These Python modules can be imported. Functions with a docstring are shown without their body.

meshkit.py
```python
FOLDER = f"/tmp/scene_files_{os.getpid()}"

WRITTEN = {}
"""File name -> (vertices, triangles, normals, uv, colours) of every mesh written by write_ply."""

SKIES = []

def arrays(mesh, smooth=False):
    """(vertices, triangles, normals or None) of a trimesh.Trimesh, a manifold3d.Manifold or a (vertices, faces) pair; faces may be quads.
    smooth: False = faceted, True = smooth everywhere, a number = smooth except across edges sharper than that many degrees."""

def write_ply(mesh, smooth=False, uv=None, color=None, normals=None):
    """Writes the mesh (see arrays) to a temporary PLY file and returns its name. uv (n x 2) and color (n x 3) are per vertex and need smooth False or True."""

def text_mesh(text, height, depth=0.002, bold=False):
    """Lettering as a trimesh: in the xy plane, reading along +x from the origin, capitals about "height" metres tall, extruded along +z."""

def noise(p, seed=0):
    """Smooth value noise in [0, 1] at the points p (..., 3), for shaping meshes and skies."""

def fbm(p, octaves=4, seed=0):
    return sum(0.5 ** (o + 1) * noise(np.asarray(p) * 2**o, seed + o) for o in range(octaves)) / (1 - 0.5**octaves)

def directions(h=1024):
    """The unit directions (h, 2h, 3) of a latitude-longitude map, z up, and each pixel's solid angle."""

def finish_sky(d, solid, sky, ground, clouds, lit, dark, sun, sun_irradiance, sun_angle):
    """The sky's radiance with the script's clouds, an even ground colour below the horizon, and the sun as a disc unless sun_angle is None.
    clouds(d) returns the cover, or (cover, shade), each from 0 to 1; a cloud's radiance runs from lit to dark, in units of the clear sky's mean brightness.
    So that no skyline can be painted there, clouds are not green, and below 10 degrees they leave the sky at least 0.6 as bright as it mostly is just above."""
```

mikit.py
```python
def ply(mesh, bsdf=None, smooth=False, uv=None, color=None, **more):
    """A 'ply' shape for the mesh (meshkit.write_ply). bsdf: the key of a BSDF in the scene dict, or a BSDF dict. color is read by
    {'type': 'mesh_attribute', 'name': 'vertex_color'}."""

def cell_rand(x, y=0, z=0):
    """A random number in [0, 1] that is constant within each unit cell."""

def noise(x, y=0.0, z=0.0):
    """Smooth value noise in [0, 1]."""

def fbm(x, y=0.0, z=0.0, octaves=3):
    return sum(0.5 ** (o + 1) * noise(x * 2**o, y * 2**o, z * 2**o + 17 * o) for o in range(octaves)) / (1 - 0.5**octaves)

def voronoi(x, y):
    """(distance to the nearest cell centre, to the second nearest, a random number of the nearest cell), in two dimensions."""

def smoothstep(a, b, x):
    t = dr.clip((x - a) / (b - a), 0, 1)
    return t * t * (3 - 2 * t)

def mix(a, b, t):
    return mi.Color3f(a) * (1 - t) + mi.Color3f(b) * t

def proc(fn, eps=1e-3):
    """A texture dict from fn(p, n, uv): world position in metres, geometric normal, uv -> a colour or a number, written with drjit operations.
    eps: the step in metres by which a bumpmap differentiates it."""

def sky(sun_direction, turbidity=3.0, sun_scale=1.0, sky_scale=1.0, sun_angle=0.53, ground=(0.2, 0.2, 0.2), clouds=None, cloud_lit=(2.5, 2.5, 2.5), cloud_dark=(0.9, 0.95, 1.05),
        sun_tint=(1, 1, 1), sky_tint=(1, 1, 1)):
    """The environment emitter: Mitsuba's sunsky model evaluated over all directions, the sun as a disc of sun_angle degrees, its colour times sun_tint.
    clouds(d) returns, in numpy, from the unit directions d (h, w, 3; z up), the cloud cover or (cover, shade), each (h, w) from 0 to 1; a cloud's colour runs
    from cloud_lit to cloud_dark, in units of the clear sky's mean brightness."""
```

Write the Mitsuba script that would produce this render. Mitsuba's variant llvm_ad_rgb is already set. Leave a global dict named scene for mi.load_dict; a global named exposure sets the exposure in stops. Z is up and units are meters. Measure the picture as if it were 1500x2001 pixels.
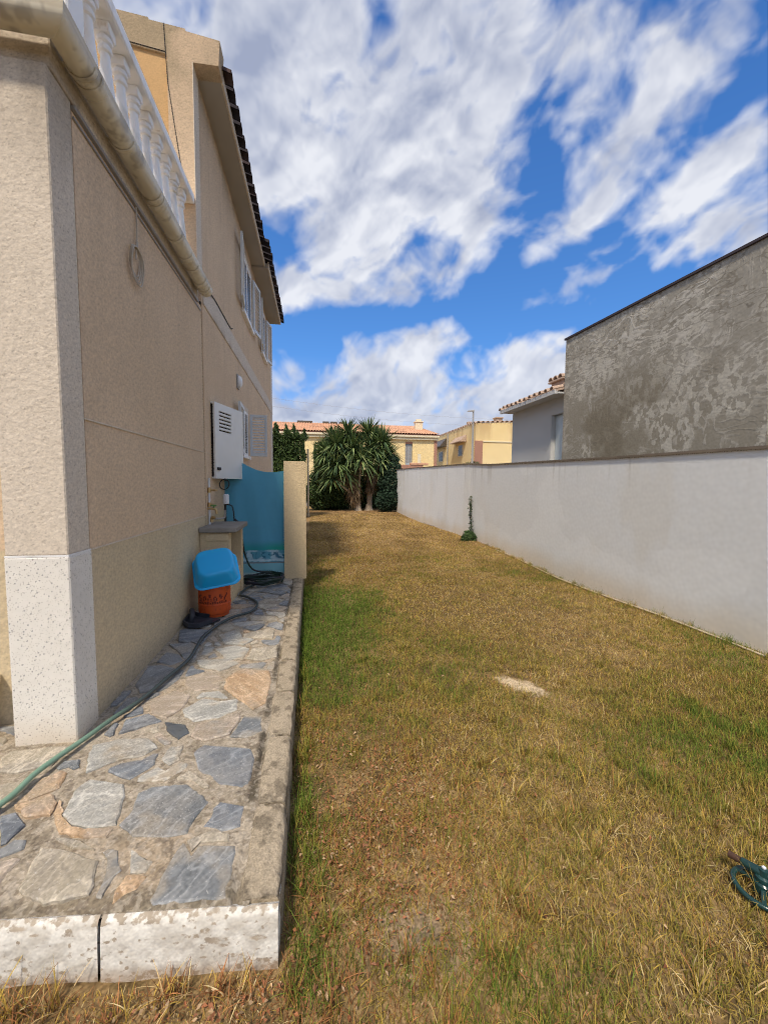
import math, random
import numpy as np, trimesh, shapely
import drjit as dr, mitsuba as mi
import mikit, meshkit
from shapely.geometry import Polygon, LineString, Point, box as sbox
from shapely.ops import unary_union
from mikit import noise, fbm, smoothstep, mix, cell_rand, voronoi

T = mi.ScalarTransform4f
scene, labels = {}, {}

# ------------------------------------------------------------------ camera, sky, exposure
CAM = np.array([0, 0, 1.5])
FWD = np.array([0.17029572, 0.98285019, -0.07074508])
UP = np.array([0.00347896, 0.07119364, 0.99745645])
scene['camera'] = {'type': 'perspective', 'fov': 87.75, 'fov_axis': 'x', 'near_clip': 0.05, 'far_clip': 2000.0,
                   'to_world': T().look_at(origin=CAM.tolist(), target=(CAM + FWD).tolist(), up=UP.tolist())}
exposure = 3.0
SUN_AZ, SUN_EL = math.radians(24), math.radians(55)      # behind the camera, a little to its left


def clouds(d):
    az = np.degrees(np.arctan2(d[..., 0], d[..., 1]))
    el = np.degrees(np.arcsin(np.clip(d[..., 2], -1, 1)))
    n1 = meshkit.fbm(d * 7.0 + 3.1, 4, 5)
    w = np.stack([meshkit.fbm(d * 5.0 + 9.0, 4, 11), meshkit.fbm(d * 5.0 + 31.0, 4, 12), meshkit.fbm(d * 5.0 + 57.0, 4, 13)], -1) - 0.5
    q = d + 0.13 * w
    # wind: the cloud texture is drawn out a little along one direction of the sky
    wind = np.array([0.62, -0.28, 0.73]); wind /= np.linalg.norm(wind)
    along = (q @ wind)[..., None] * wind
    s = q - 0.38 * along
    n2 = meshkit.fbm(s * 11.0 + 1.7, 6, 3)
    n3 = meshkit.fbm((q - 0.2 * along) * 30.0 + 8.0, 5, 8)
    puff = 1.0 - np.abs(2.0 * meshkit.fbm((q - 0.1 * along) * 22.0 + 5.0, 4, 41) - 1.0) * 2.2

    def g(a, e, sa, se, amp, tilt=0.0):
        da, de = az - a, el - e
        c, t = math.cos(math.radians(tilt)), math.sin(math.radians(tilt))
        x, y = da * c + de * t, -da * t + de * c
        return amp * np.exp(-(x / sa) ** 2 - (y / se) ** 2)

    D = 0.10 + 0.20 * (n1 - 0.45)
    D = D + 0.42 * np.clip((np.abs(az - 20) - 50) / 30, 0, 1) + 0.35 * np.clip((el - 52) / 10, 0, 1)  # extra cloud added out of view, around and overhead, to lift the ambient light
    for b in ((-10, 44, 16, 10, .75, 0), (4, 40, 12, 8, .75, 0), (19, 42, 8, 6, .62, 0), (4.5, 31.0, 7.5, 4.6, .85, 0), (-9, 34, 8, 6, .55, 0), (12, 35, 8, 5, .5, 0),
              (0, 24.8, 7, 1.9, .75, 4), (11, 26.2, 9, 2.0, .60, 12), (19, 33, 4.0, 4, .55, 35), (27, 45, 8, 4, .40, 0), (10, 56, 40, 7, .40, 0),
              (43, 38.0, 13, 2.0, .66, 32), (50, 44, 9, 2.2, .45, 30), (35.5, 29.8, 5, 1.4, .55, 26), (47, 30.2, 7, 1.6, .50, 24), (47.5, 25.5, 8, 1.5, .45, 18),
              (36, 24.0, 6, .9, .30, 12), (17.5, 18.6, 7, 1.5, .62, 8), (26, 17.0, 6, 1.3, .40, 5), (8, 14.5, 11, 2.0, .50, 5), (22, 13.0, 18, 2.0, .62, 0),
              (10, 9, 40, 3.4, .85, 0), (33, 15.0, 7, 1.5, .42, 0), (-2, 15.0, 5, 1.2, .30, 0), (20, 5.5, 60, 3.5, .55, 0),
              (9, 48, 2.6, 3.0, -.60, 20), (29.5, 37, 2.6, 5, -.42, 30), (37, 34.0, 6, 1.6, -.25, 30), (46, 33.6, 8, 1.5, -.42, 28), (3, 21.0, 8, 1.4, -.60, 5), (17, 22.6, 9, 1.3, -.60, 6), (30, 21.5, 9, 2.4, -.42, 4),
              (27, 29, 3.4, 3.6, -.40, 20), (42, 20.5, 10, 2.2, -.50, 8), (56, 35, 5, 2, -.4, 30), (-5.5, 29.0, 3.0, 1.8, -.55, 0), (14.5, 30.5, 1.8, 2.6, -.30, 25), (33, 26.5, 4, 1.4, -.25, 15), (25, 25, 4, 2.5, -.4, 0)):
        D = D + 0.80 * g(*b)
    n4 = meshkit.fbm((q - 0.3 * along) * 70.0 + 2.0, 3, 17)
    D = np.minimum(D, 0.46 + 0.35 * (D - 0.46))
    v = D + 1.35 * (n2 - 0.5) + 0.62 * (n3 - 0.5) + 0.20 * (n4 - 0.5) + 0.12 * (puff - 0.5)
    t = np.clip((v - 0.05) / 0.48, 0, 1)
    cover = 0.96 * t ** 1.15
    cover = np.maximum(cover, 0.60 * np.clip(1.0 - el / 17.0, 0, 1))
    # lit towards the sun side, greyer where the cloud is thick
    e2 = meshkit.fbm((s + 0.035 * np.array([0.2, 0.5, -0.8])) * 11.0 + 1.7, 6, 3)
    e3 = meshkit.fbm((q - 0.2 * along + 0.012 * np.array([0.2, 0.5, -0.8])) * 30.0 + 8.0, 5, 8)
    relief = np.clip((e2 - n2) * 2.2 + (e3 - n3) * 0.9 + 0.5, 0, 1)
    thick = np.clip((v - 0.28) / 0.40, 0, 1)
    body = meshkit.fbm(q * 8.0 + 4.0, 5, 21)
    shade = np.clip(0.22 + 0.15 * thick + 1.5 * thick * (body - 0.36) + 0.85 * (relief - 0.5), 0, 1)
    return cover * 0.97, shade


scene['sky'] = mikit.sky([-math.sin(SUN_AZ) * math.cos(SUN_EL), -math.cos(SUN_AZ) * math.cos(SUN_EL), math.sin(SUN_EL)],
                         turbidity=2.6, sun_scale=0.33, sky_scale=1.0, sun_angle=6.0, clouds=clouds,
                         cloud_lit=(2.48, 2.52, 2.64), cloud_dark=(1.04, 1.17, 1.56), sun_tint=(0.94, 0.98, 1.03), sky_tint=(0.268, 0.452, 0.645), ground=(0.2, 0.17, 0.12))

# ------------------------------------------------------------------ helpers
def numbered(key):
    k, i = key, 0
    while k in scene or k in labels:
        i += 1
        k = f'{key}_{i:03d}'
    return k


def thing(name, label, cat, group=None):
    k = numbered(name)
    labels[k] = {'label': label, 'category': cat}
    if group:
        labels[k]['group'] = group
    return k


def put(name, mesh, mat, parent=None, smooth=False, label=None, cat=None, group=None, kind=None, color=None, uv=None):
    if isinstance(mesh, list):
        mesh = trimesh.util.concatenate(mesh)
    k = numbered(parent + '__' + name if parent else name)
    scene[k] = mikit.ply(mesh, mat, smooth=smooth, color=color, uv=uv)
    e = {a: b for a, b in (('label', label), ('category', cat), ('group', group), ('kind', kind)) if b}
    if e:
        labels[k] = e
    return k


def bx(x0, x1, y0, y1, z0, z1, b=0.004):
    """A box with chamfered edges."""
    lo, hi = np.array([x0, y0, z0], float), np.array([x1, y1, z1], float)
    if b <= 0:
        return trimesh.creation.box(bounds=[lo, hi])
    b = min(b, 0.4 * (hi - lo).min())
    pts = []
    for sx in (0, 1):
        for sy in (0, 1):
            for sz in (0, 1):
                c = np.where([sx, sy, sz], hi, lo)
                s = np.where([sx, sy, sz], -1, 1)
                for k in range(3):
                    p = c + b * s
                    p[k] = c[k]
                    pts.append(p)
    return trimesh.convex.convex_hull(np.array(pts))


def frame(p, q):
    """A 4x4 that takes +z onto the direction p->q with the origin at p."""
    z = np.asarray(q, float) - p
    z /= np.linalg.norm(z)
    a = np.array([0, 0, 1.0]) if abs(z[2]) < 0.9 else np.array([1.0, 0, 0])
    x = np.cross(a, z); x /= np.linalg.norm(x)
    m = np.eye(4)
    m[:3, 0], m[:3, 1], m[:3, 2], m[:3, 3] = x, np.cross(z, x), z, p
    return m


def tube(pts, r, n=8, cap=True):
    p = np.asarray(pts, float)
    t = np.gradient(p, axis=0)
    t /= np.linalg.norm(t, axis=1, keepdims=True) + 1e-12
    u = np.cross(t[0], [0, 0, 1.0] if abs(t[0][2]) < 0.9 else [1.0, 0, 0])
    rr = np.broadcast_to(r, (len(p),))
    ang = np.arange(n) * 2 * np.pi / n
    vs = []
    for i in range(len(p)):
        u = u - t[i] * (u @ t[i]); u /= np.linalg.norm(u) + 1e-12
        w = np.cross(t[i], u)
        vs.append(p[i] + rr[i] * (np.cos(ang)[:, None] * u + np.sin(ang)[:, None] * w))
    v = np.vstack(vs)
    f = []
    for i in range(len(p) - 1):
        for j in range(n):
            a, b = i * n + j, i * n + (j + 1) % n
            f += [[a, b, b + n], [a, b + n, a + n]]
    if cap:
        v = np.vstack([v, p[0], p[-1]])
        c0, c1, L = len(v) - 2, len(v) - 1, (len(p) - 1) * n
        f += [[c0, (j + 1) % n, j] for j in range(n)] + [[c1, L + j, L + (j + 1) % n] for j in range(n)]
    return trimesh.Trimesh(v, f, process=False)


def curve(pts, n=60):
    """A smooth curve through the points (Catmull-Rom)."""
    p = np.asarray(pts, float)
    p = np.vstack([2 * p[0] - p[1], p, 2 * p[-1] - p[-2]])
    out = []
    k = max(2, n // (len(p) - 3))
    for i in range(1, len(p) - 2):
        for t in np.linspace(0, 1, k, endpoint=False):
            a, b, c, d = p[i - 1], p[i], p[i + 1], p[i + 2]
            out.append(0.5 * (2 * b + (c - a) * t + (2 * a - 5 * b + 4 * c - d) * t * t + (3 * b - a - 3 * c + d) * t ** 3))
    out.append(p[-2])
    return np.array(out)


def lathe(rz, sections=24, at=(0, 0, 0)):
    m = trimesh.creation.revolve(np.array(rz, float), sections=sections)
    m.apply_translation(at)
    return m


def prism(poly, depth, axis, at):
    """Extrude a shapely polygon: axis 'y' = polygon in (x,z) from y=at to at+depth; 'x' = polygon in (y,z); 'z' = in (x,y)."""
    m = trimesh.creation.extrude_polygon(poly, depth, engine='earcut')
    v = m.vertices.copy()
    if axis == 'y':
        m.vertices = np.c_[v[:, 0], at + depth - v[:, 2], v[:, 1]]
    elif axis == 'x':
        m.vertices = np.c_[at + v[:, 2], v[:, 0], v[:, 1]]
    else:
        m.vertices = v + [0, 0, at]
    m.fix_normals()
    return m


def hexa(b, t):
    """Eight corners: bottom ring b (4 points) and top ring t (4 points), anticlockwise from above."""
    v = np.array(list(b) + list(t), float)
    f = [[0, 3, 2], [0, 2, 1], [4, 5, 6], [4, 6, 7]]
    for i in range(4):
        j = (i + 1) % 4
        f += [[i, j, j + 4], [i, j + 4, i + 4]]
    return trimesh.Trimesh(v, f, process=False)


def ref(k):
    return {'type': 'ref', 'id': k}


def rgb(c):
    return {'type': 'rgb', 'value': list(c)} if isinstance(c, (tuple, list)) else c


def principled(c, rough=0.6, spec=0.3, metallic=0.0, **k):
    return {'type': 'principled', 'base_color': rgb(c), 'roughness': rough, 'specular': spec, 'metallic': metallic, **k}


def mat(name, c, bump=None, scale=0.004, eps=1e-3, diffuse=False, **k):
    b = {'type': 'diffuse', 'reflectance': rgb(c)} if diffuse else principled(c, **k)
    if bump is not None:
        b = {'type': 'bumpmap', 'arbitrary': mikit.proc(bump, eps), 'scale': scale, 'bsdf': b}
    scene[name] = {'type': 'twosided', 'bsdf': b}


P = mikit.proc
# ------------------------------------------------------------------ materials
def grain(p, f=90.0):
    return noise(f * (.82 * p.x + .45 * p.y + .35 * p.z), f * (-.50 * p.x + .80 * p.y + .33 * p.z), f * (-.28 * p.x - .40 * p.y + .87 * p.z))


def stucco_c(p, n, uv):
    big = fbm(p.x * 0.9, p.y * 0.9, p.z * 0.9, 3)
    fine = 0.55 * grain(p, 75.0) + 0.45 * grain(p, 160.0)
    low = 1 - smoothstep(1.125, 1.13, p.z)
    c = mix((0.60, 0.465, 0.325), (0.68, 0.525, 0.37), big)
    c = mix(c, (0.585, 0.49, 0.335), low)
    dirt = smoothstep(0.35, 0.12, p.z - 0.10 * fbm(p.y * 5, p.x * 5, 0, 3))
    c = mix(c, (0.40, 0.33, 0.24), dirt * 0.5)
    streak = smoothstep(0.55, 0.8, fbm(p.y * 9 + p.x * 9, p.z * 0.35, 3, 3)) * smoothstep(2.2, 3.4, p.z)
    c = mix(c, (0.40, 0.32, 0.23), streak * 0.2)
    c = c * (0.93 + 0.14 * fbm(p.x * 4 + p.y * 4, p.z * 2.2, 6, 4))
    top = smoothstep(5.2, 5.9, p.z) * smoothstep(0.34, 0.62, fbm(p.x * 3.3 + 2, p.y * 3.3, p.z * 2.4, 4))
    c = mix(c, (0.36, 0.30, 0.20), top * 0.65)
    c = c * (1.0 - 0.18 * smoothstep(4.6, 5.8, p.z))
    return c * (0.72 + 0.52 * fine)


def stucco_b(p, n, uv):
    return 0.6 * grain(p, 62.0) + 0.4 * grain(p, 140.0)


def trim_c(p, n, uv):
    fine = 0.5 * grain(p, 85.0) + 0.5 * grain(p, 170.0)
    big = fbm(p.x * 2, p.y * 2, p.z * 1.2, 3)
    c = mix((0.60, 0.535, 0.445), (0.68, 0.605, 0.51), big)
    stain = smoothstep(0.5, 0.75, fbm(p.x * 5 + p.y * 5, p.z * 0.9, 1, 3)) * smoothstep(2.6, 3.4, p.z) * smoothstep(3.6, 3.4, p.z)
    c = mix(c, (0.33, 0.28, 0.22), stain * 0.6)
    spot = smoothstep(0.74, 0.82, grain(p, 95.0))
    c = mix(c, (0.30, 0.26, 0.21), spot * 0.35)
    return c * (0.74 + 0.48 * fine)


def dots(p, f, r, seed):
    # round aggregate chips: one at a random place in some of the cells of a turned grid
    q = [f * (.82 * p.x + .45 * p.y + .35 * p.z), f * (-.50 * p.x + .80 * p.y + .33 * p.z), f * (-.28 * p.x - .40 * p.y + .87 * p.z)]
    i = [dr.floor(v) for v in q]
    d2 = sum(dr.square(v - c - 0.28 - 0.44 * cell_rand(i[0] + 11 * k + seed, i[1], i[2])) for k, (v, c) in enumerate(zip(q, i)))
    return smoothstep(r, r * 0.7, dr.sqrt(d2)) * smoothstep(0.35, 0.55, cell_rand(i[0], i[1] + seed, i[2] + 5))


def plinth_c(p, n, uv):
    c = mix((0.70, 0.68, 0.63), (0.80, 0.78, 0.73), fbm(p.x * 30, p.y * 30, p.z * 30, 3))
    spot = dots(p, 62.0, 0.30, 3)
    spot2 = dots(p, 105.0, 0.34, 7)
    c = mix(c, (0.22, 0.215, 0.22), spot * 0.75)
    c = mix(c, (0.38, 0.345, 0.30), spot2 * 0.6)
    dirt = smoothstep(0.42, 0.20, p.z + 0.10 * fbm(p.x * 9, p.y * 9, p.z * 9, 3))
    return mix(c, (0.55, 0.43, 0.28), dirt * 0.45)


def gable_c(p, n, uv):
    c = mix((0.50, 0.32, 0.15), (0.60, 0.40, 0.21), fbm(p.x * 2, p.y * 2, p.z * 1.2, 4))
    return c * (0.86 + 0.26 * grain(p, 120.0))


mat('stucco', P(stucco_c), stucco_b, 0.0042, diffuse=True)
mat('trim', P(trim_c), stucco_b, 0.0028, diffuse=True)
mat('plinth', P(plinth_c), diffuse=True)
mat('gable_paint', P(gable_c), diffuse=True)


def white_c(p, n, uv):
    c = mix((0.74, 0.75, 0.76), (0.62, 0.61, 0.58), smoothstep(0.5, 0.8, fbm(p.x * 11, p.y * 11, p.z * 5, 3)))
    rust = smoothstep(0.72, 0.82, fbm(p.x * 23 + 4, p.y * 23, p.z * 9, 3))
    return mix(c, (0.46, 0.36, 0.27), rust * 0.45)


def gutter_c(p, n, uv):
    c = mix((0.66, 0.62, 0.50), (0.50, 0.45, 0.34), smoothstep(0.35, 0.75, fbm(p.x * 6, p.y * 3, p.z * 25, 3)))
    st = smoothstep(0.60, 0.75, fbm(p.x * 14 + 7, p.y * 14, p.z * 6, 3))
    return mix(c, (0.22, 0.19, 0.14), st * 0.5)


mat('white_paint', P(white_c), rough=0.45, spec=0.4)
mat('shutter_paint', P(lambda p, n, uv: mix((0.60, 0.635, 0.66), (0.50, 0.53, 0.55), fbm(p.x * 9, p.y * 9, p.z * 6, 3))), rough=0.45, spec=0.4)
mat('cabinet_paint', P(lambda p, n, uv: mix((0.70, 0.71, 0.70), (0.62, 0.63, 0.61), fbm(p.x * 7, p.y * 7, p.z * 4, 3))), rough=0.4, spec=0.45)
mat('gutter_paint', P(gutter_c), rough=0.45, spec=0.35)
mat('dark_gap', (0.03, 0.028, 0.026), diffuse=True)
mat('black_rubber', (0.018, 0.018, 0.02), rough=0.5, spec=0.35)
mat('old_wire', (0.42, 0.38, 0.32), rough=0.6)


def tile_dark_c(p, n, uv):
    c = mix((0.028, 0.028, 0.036), (0.060, 0.052, 0.056), fbm(p.x * 9, p.y * 9, p.z * 9, 3))
    return mix(c, (0.13, 0.085, 0.075), smoothstep(0.70, 0.9, cell_rand(dr.floor(p.y * 4.5), 1, 2)) * 0.5)


def terra_c(p, n, uv):
    c = mix((0.58, 0.32, 0.20), (0.70, 0.44, 0.30), fbm(p.x * 3, p.y * 3, p.z * 3, 3))
    c = mix(c, (0.30, 0.17, 0.12), smoothstep(0.55, 0.75, fbm(p.x * 0.9 + 5, p.y * 0.9, p.z * 5, 3)) * 0.55)
    return c


mat('tile_dark', P(tile_dark_c), diffuse=True)
mat('terracotta', P(terra_c), diffuse=True)
mat('terracotta_old', P(lambda p, n, uv: mix((0.36, 0.25, 0.20), (0.60, 0.48, 0.385), fbm(p.x * 5, p.y * 5, p.z * 5, 3))), diffuse=True)


def mortar_c(p, n, uv):
    c = mix((0.30, 0.258, 0.202), (0.41, 0.355, 0.28), fbm(p.x * 6, p.y * 6, 0, 4))
    c = mix(c, (0.18, 0.15, 0.11), smoothstep(0.55, 0.72, fbm(p.x * 13 + 3, p.y * 13, 0, 4)) * 0.65)
    c = mix(c, (0.44, 0.33, 0.22), smoothstep(0.60, 0.76, fbm(p.x * 4 + 8, p.y * 4, 0, 3)) * 0.35)
    gap = smoothstep(0.030, 0.008, dr.abs(p.x + 0.262 + 0.0115 * (p.y - 1.2) + 0.012 * (fbm(p.y * 9, 1, 0, 3) - 0.5)))
    front = smoothstep(0.075, 0.02, dr.abs(p.y - 1.232 + 0.11 * (p.x + 0.247) + 0.05 * (fbm(p.x * 11, 2, 0, 3) - 0.5)))
    c = mix(c, (0.17, 0.145, 0.105), front * 0.7)
    c = mix(c, (0.08, 0.068, 0.05), gap * 0.8 * smoothstep(0.30, 0.55, fbm(p.y * 5, 3, 0, 3)))
    grit = smoothstep(0.50, 0.62, fbm(p.x * 60, p.y * 60, 2, 3))
    c = mix(c, (0.50, 0.45, 0.38), grit * 0.35)
    c = mix(c, (0.16, 0.13, 0.10), smoothstep(0.60, 0.72, fbm(p.x * 42 + 9, p.y * 42, 5, 3)) * 0.55)
    return c * (0.70 + 0.55 * grain(p, 150.0))


def mortar_b(p, n, uv):
    return 0.55 * fbm(p.x * 45, p.y * 45, p.z * 45, 3) + 0.45 * fbm(p.x * 14, p.y * 14, 0, 2)


mat('mortar', P(mortar_c), mortar_b, 0.022, diffuse=True)


def kerb_c(p, n, uv):
    c = mix((0.29, 0.245, 0.18), (0.46, 0.39, 0.295), fbm(p.x * 15, p.y * 11, p.z * 15, 4))
    c = mix(c, (0.12, 0.10, 0.075), smoothstep(0.50, 0.66, fbm(p.x * 26 + 3, p.y * 19, p.z * 26, 4)) * 0.6)
    foot_tone = smoothstep(0.02, 0.14, p.z) * 0 + smoothstep(0.12, 0.02, p.z)  # darker towards the foot of the kerb
    c = mix(c, (0.11, 0.10, 0.06), foot_tone * 0.5)
    return c * (0.68 + 0.55 * grain(p, 210.0))


mat('kerb_concrete', P(kerb_c), mortar_b, 0.018, diffuse=True)


def whitewash_c(p, n, uv):
    raw = mix((0.46, 0.40, 0.32), (0.30, 0.255, 0.20), fbm(p.x * 30, p.y * 30, p.z * 30, 3))
    white = mix((0.80, 0.79, 0.74), (0.58, 0.555, 0.50), smoothstep(0.3, 0.75, fbm(p.x * 21, p.y * 21, p.z * 21, 4))) * (0.80 + 0.26 * grain(p, 150.0))
    wear = fbm(p.x * 55 + 3, p.y * 55, p.z * 60, 4) + 0.20 * (fbm(p.x * 9, p.y * 9, p.z * 9, 2) - 0.5) + 0.20 * smoothstep(0.158, 0.186, p.z) - 0.03 + 0.10 * smoothstep(0.05, 0.0, p.z)
    c = mix(white, raw, smoothstep(0.56, 0.70, wear))
    return mix(c, (0.33, 0.23, 0.15), smoothstep(0.05, 0.0, p.z) * 0.55)


mat('whitewash', P(whitewash_c), mortar_b, 0.007, diffuse=True)


def stone_mat(name, a, b, c2, ang, f=10.0, soil=0.42):
    ca, sa = math.cos(ang), math.sin(ang)

    def col(p, n, uv):
        u, v = p.x * ca + p.y * sa, -p.x * sa + p.y * ca
        layer = fbm(u * f * 0.5, v * f * 2.6, 1.3, 4)
        c = mix(a, b, smoothstep(0.3, 0.7, layer))
        c = mix(c, c2, smoothstep(0.52, 0.70, fbm(u * 7 + 5, v * 7, 0, 4)) * 0.75)
        vein = smoothstep(0.06, 0.0, dr.abs(fbm(u * 6 + 2, v * 17, 4, 3) - 0.5))
        c = mix(c, tuple(min(1, 1.5 * x + 0.06) for x in b), vein * 0.4)
        dirt = smoothstep(0.46, 0.68, fbm(p.x * 5.5 + 13, p.y * 5.5, 2, 5))
        c = mix(c, (0.30, 0.258, 0.20), dirt * soil)
        pale_chip = smoothstep(0.82, 0.88, grain(p, 170.0))  # small white chips in the stone
        c = mix(c, (0.60, 0.59, 0.56), pale_chip * 0.35)
        return c * (0.74 + 0.46 * noise(p.x * 160, p.y * 160, p.z * 160))

    def bmp(p, n, uv):
        u, v = p.x * ca + p.y * sa, -p.x * sa + p.y * ca
        return 0.65 * fbm(u * f * 0.8, v * f * 3.2, 1.3, 4) + 0.35 * fbm(p.x * 50, p.y * 50, 0, 2)

    mat(name, P(col), bmp, 0.018, rough=0.6, spec=0.35)


stone_mat('stone_slate', (0.145, 0.158, 0.170), (0.245, 0.255, 0.262), (0.31, 0.28, 0.235), 0.9, soil=0.22)
stone_mat('stone_slate_blue', (0.125, 0.142, 0.168), (0.21, 0.228, 0.25), (0.25, 0.255, 0.26), 0.5, 12.0, 0.18)
stone_mat('stone_light', (0.30, 0.30, 0.28), (0.41, 0.40, 0.365), (0.38, 0.315, 0.23), 0.3)
stone_mat('stone_beige', (0.335, 0.30, 0.235), (0.43, 0.385, 0.31), (0.30, 0.275, 0.235), 1.3)
stone_mat('stone_pink', (0.325, 0.265, 0.205), (0.40, 0.34, 0.28), (0.27, 0.265, 0.255), 0.1)
stone_mat('stone_orange', (0.38, 0.255, 0.15), (0.46, 0.34, 0.225), (0.38, 0.31, 0.25), 2.2)
mat('stone_wet', (0.10, 0.11, 0.12), mortar_b, 0.02, rough=0.12, spec=0.6)


# lawn: where it is green and where it is dry (the same in numpy for the blades and in drjit for the soil under them)
def soil_c(p, n, uv):
    a = fbm(p.x * 1.3, p.y * 1.3, 0, 4)
    b = fbm(p.x * 17, p.y * 17, 3, 3)
    c = mix((0.17, 0.115, 0.055), (0.30, 0.205, 0.10), smoothstep(0.3, 0.7, a))
    c = mix(c, (0.10, 0.075, 0.035), smoothstep(0.42, 0.66, b) * 0.65)
    far = smoothstep(5.0, 11.0, p.y) * smoothstep(30.0, 22.0, p.y)
    c = mix(c, mix((0.22, 0.135, 0.065), (0.40, 0.265, 0.13), smoothstep(0.3, 0.7, fbm(p.x * 2.1, p.y * 0.9, 0, 4))), far * 0.75)
    grey = smoothstep(0.16, 0.05, dr.sqrt(dr.square((p.x - 0.30) * 0.8) + dr.square(p.y - 1.21)) + 0.10 * (fbm(p.x * 14, p.y * 14, 0, 3) - 0.5))
    grey2 = smoothstep(0.20, 0.06, dr.sqrt(dr.square((p.x - 0.42) * 0.8) + dr.square(p.y - 1.19)) + 0.16 * (fbm(p.x * 11 + 4, p.y * 11, 0, 3) - 0.5))
    c = mix(c, (0.36, 0.285, 0.215), dr.maximum(grey * 0.45, grey2 * 0.25))
    u, v = p.x - 1.52, p.y - 2.64
    sand = 0.85 * smoothstep(0.17, 0.06, dr.sqrt(dr.square(u + 0.55 * v) * 1.6 + dr.square(v) * 0.55) + 0.16 * (fbm(p.x * 13, p.y * 13, 0, 3) - 0.5))
    c = mix(c, (0.62, 0.50, 0.34), sand)
    street = smoothstep(26.0, 27.0, p.y)
    c = mix(c, (0.24, 0.22, 0.20), street)
    return c * (1.0 + (0.7 * noise(p.x * 150, p.y * 150, 0) - 0.4) * smoothstep(6.0, 3.0, p.y))


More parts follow.
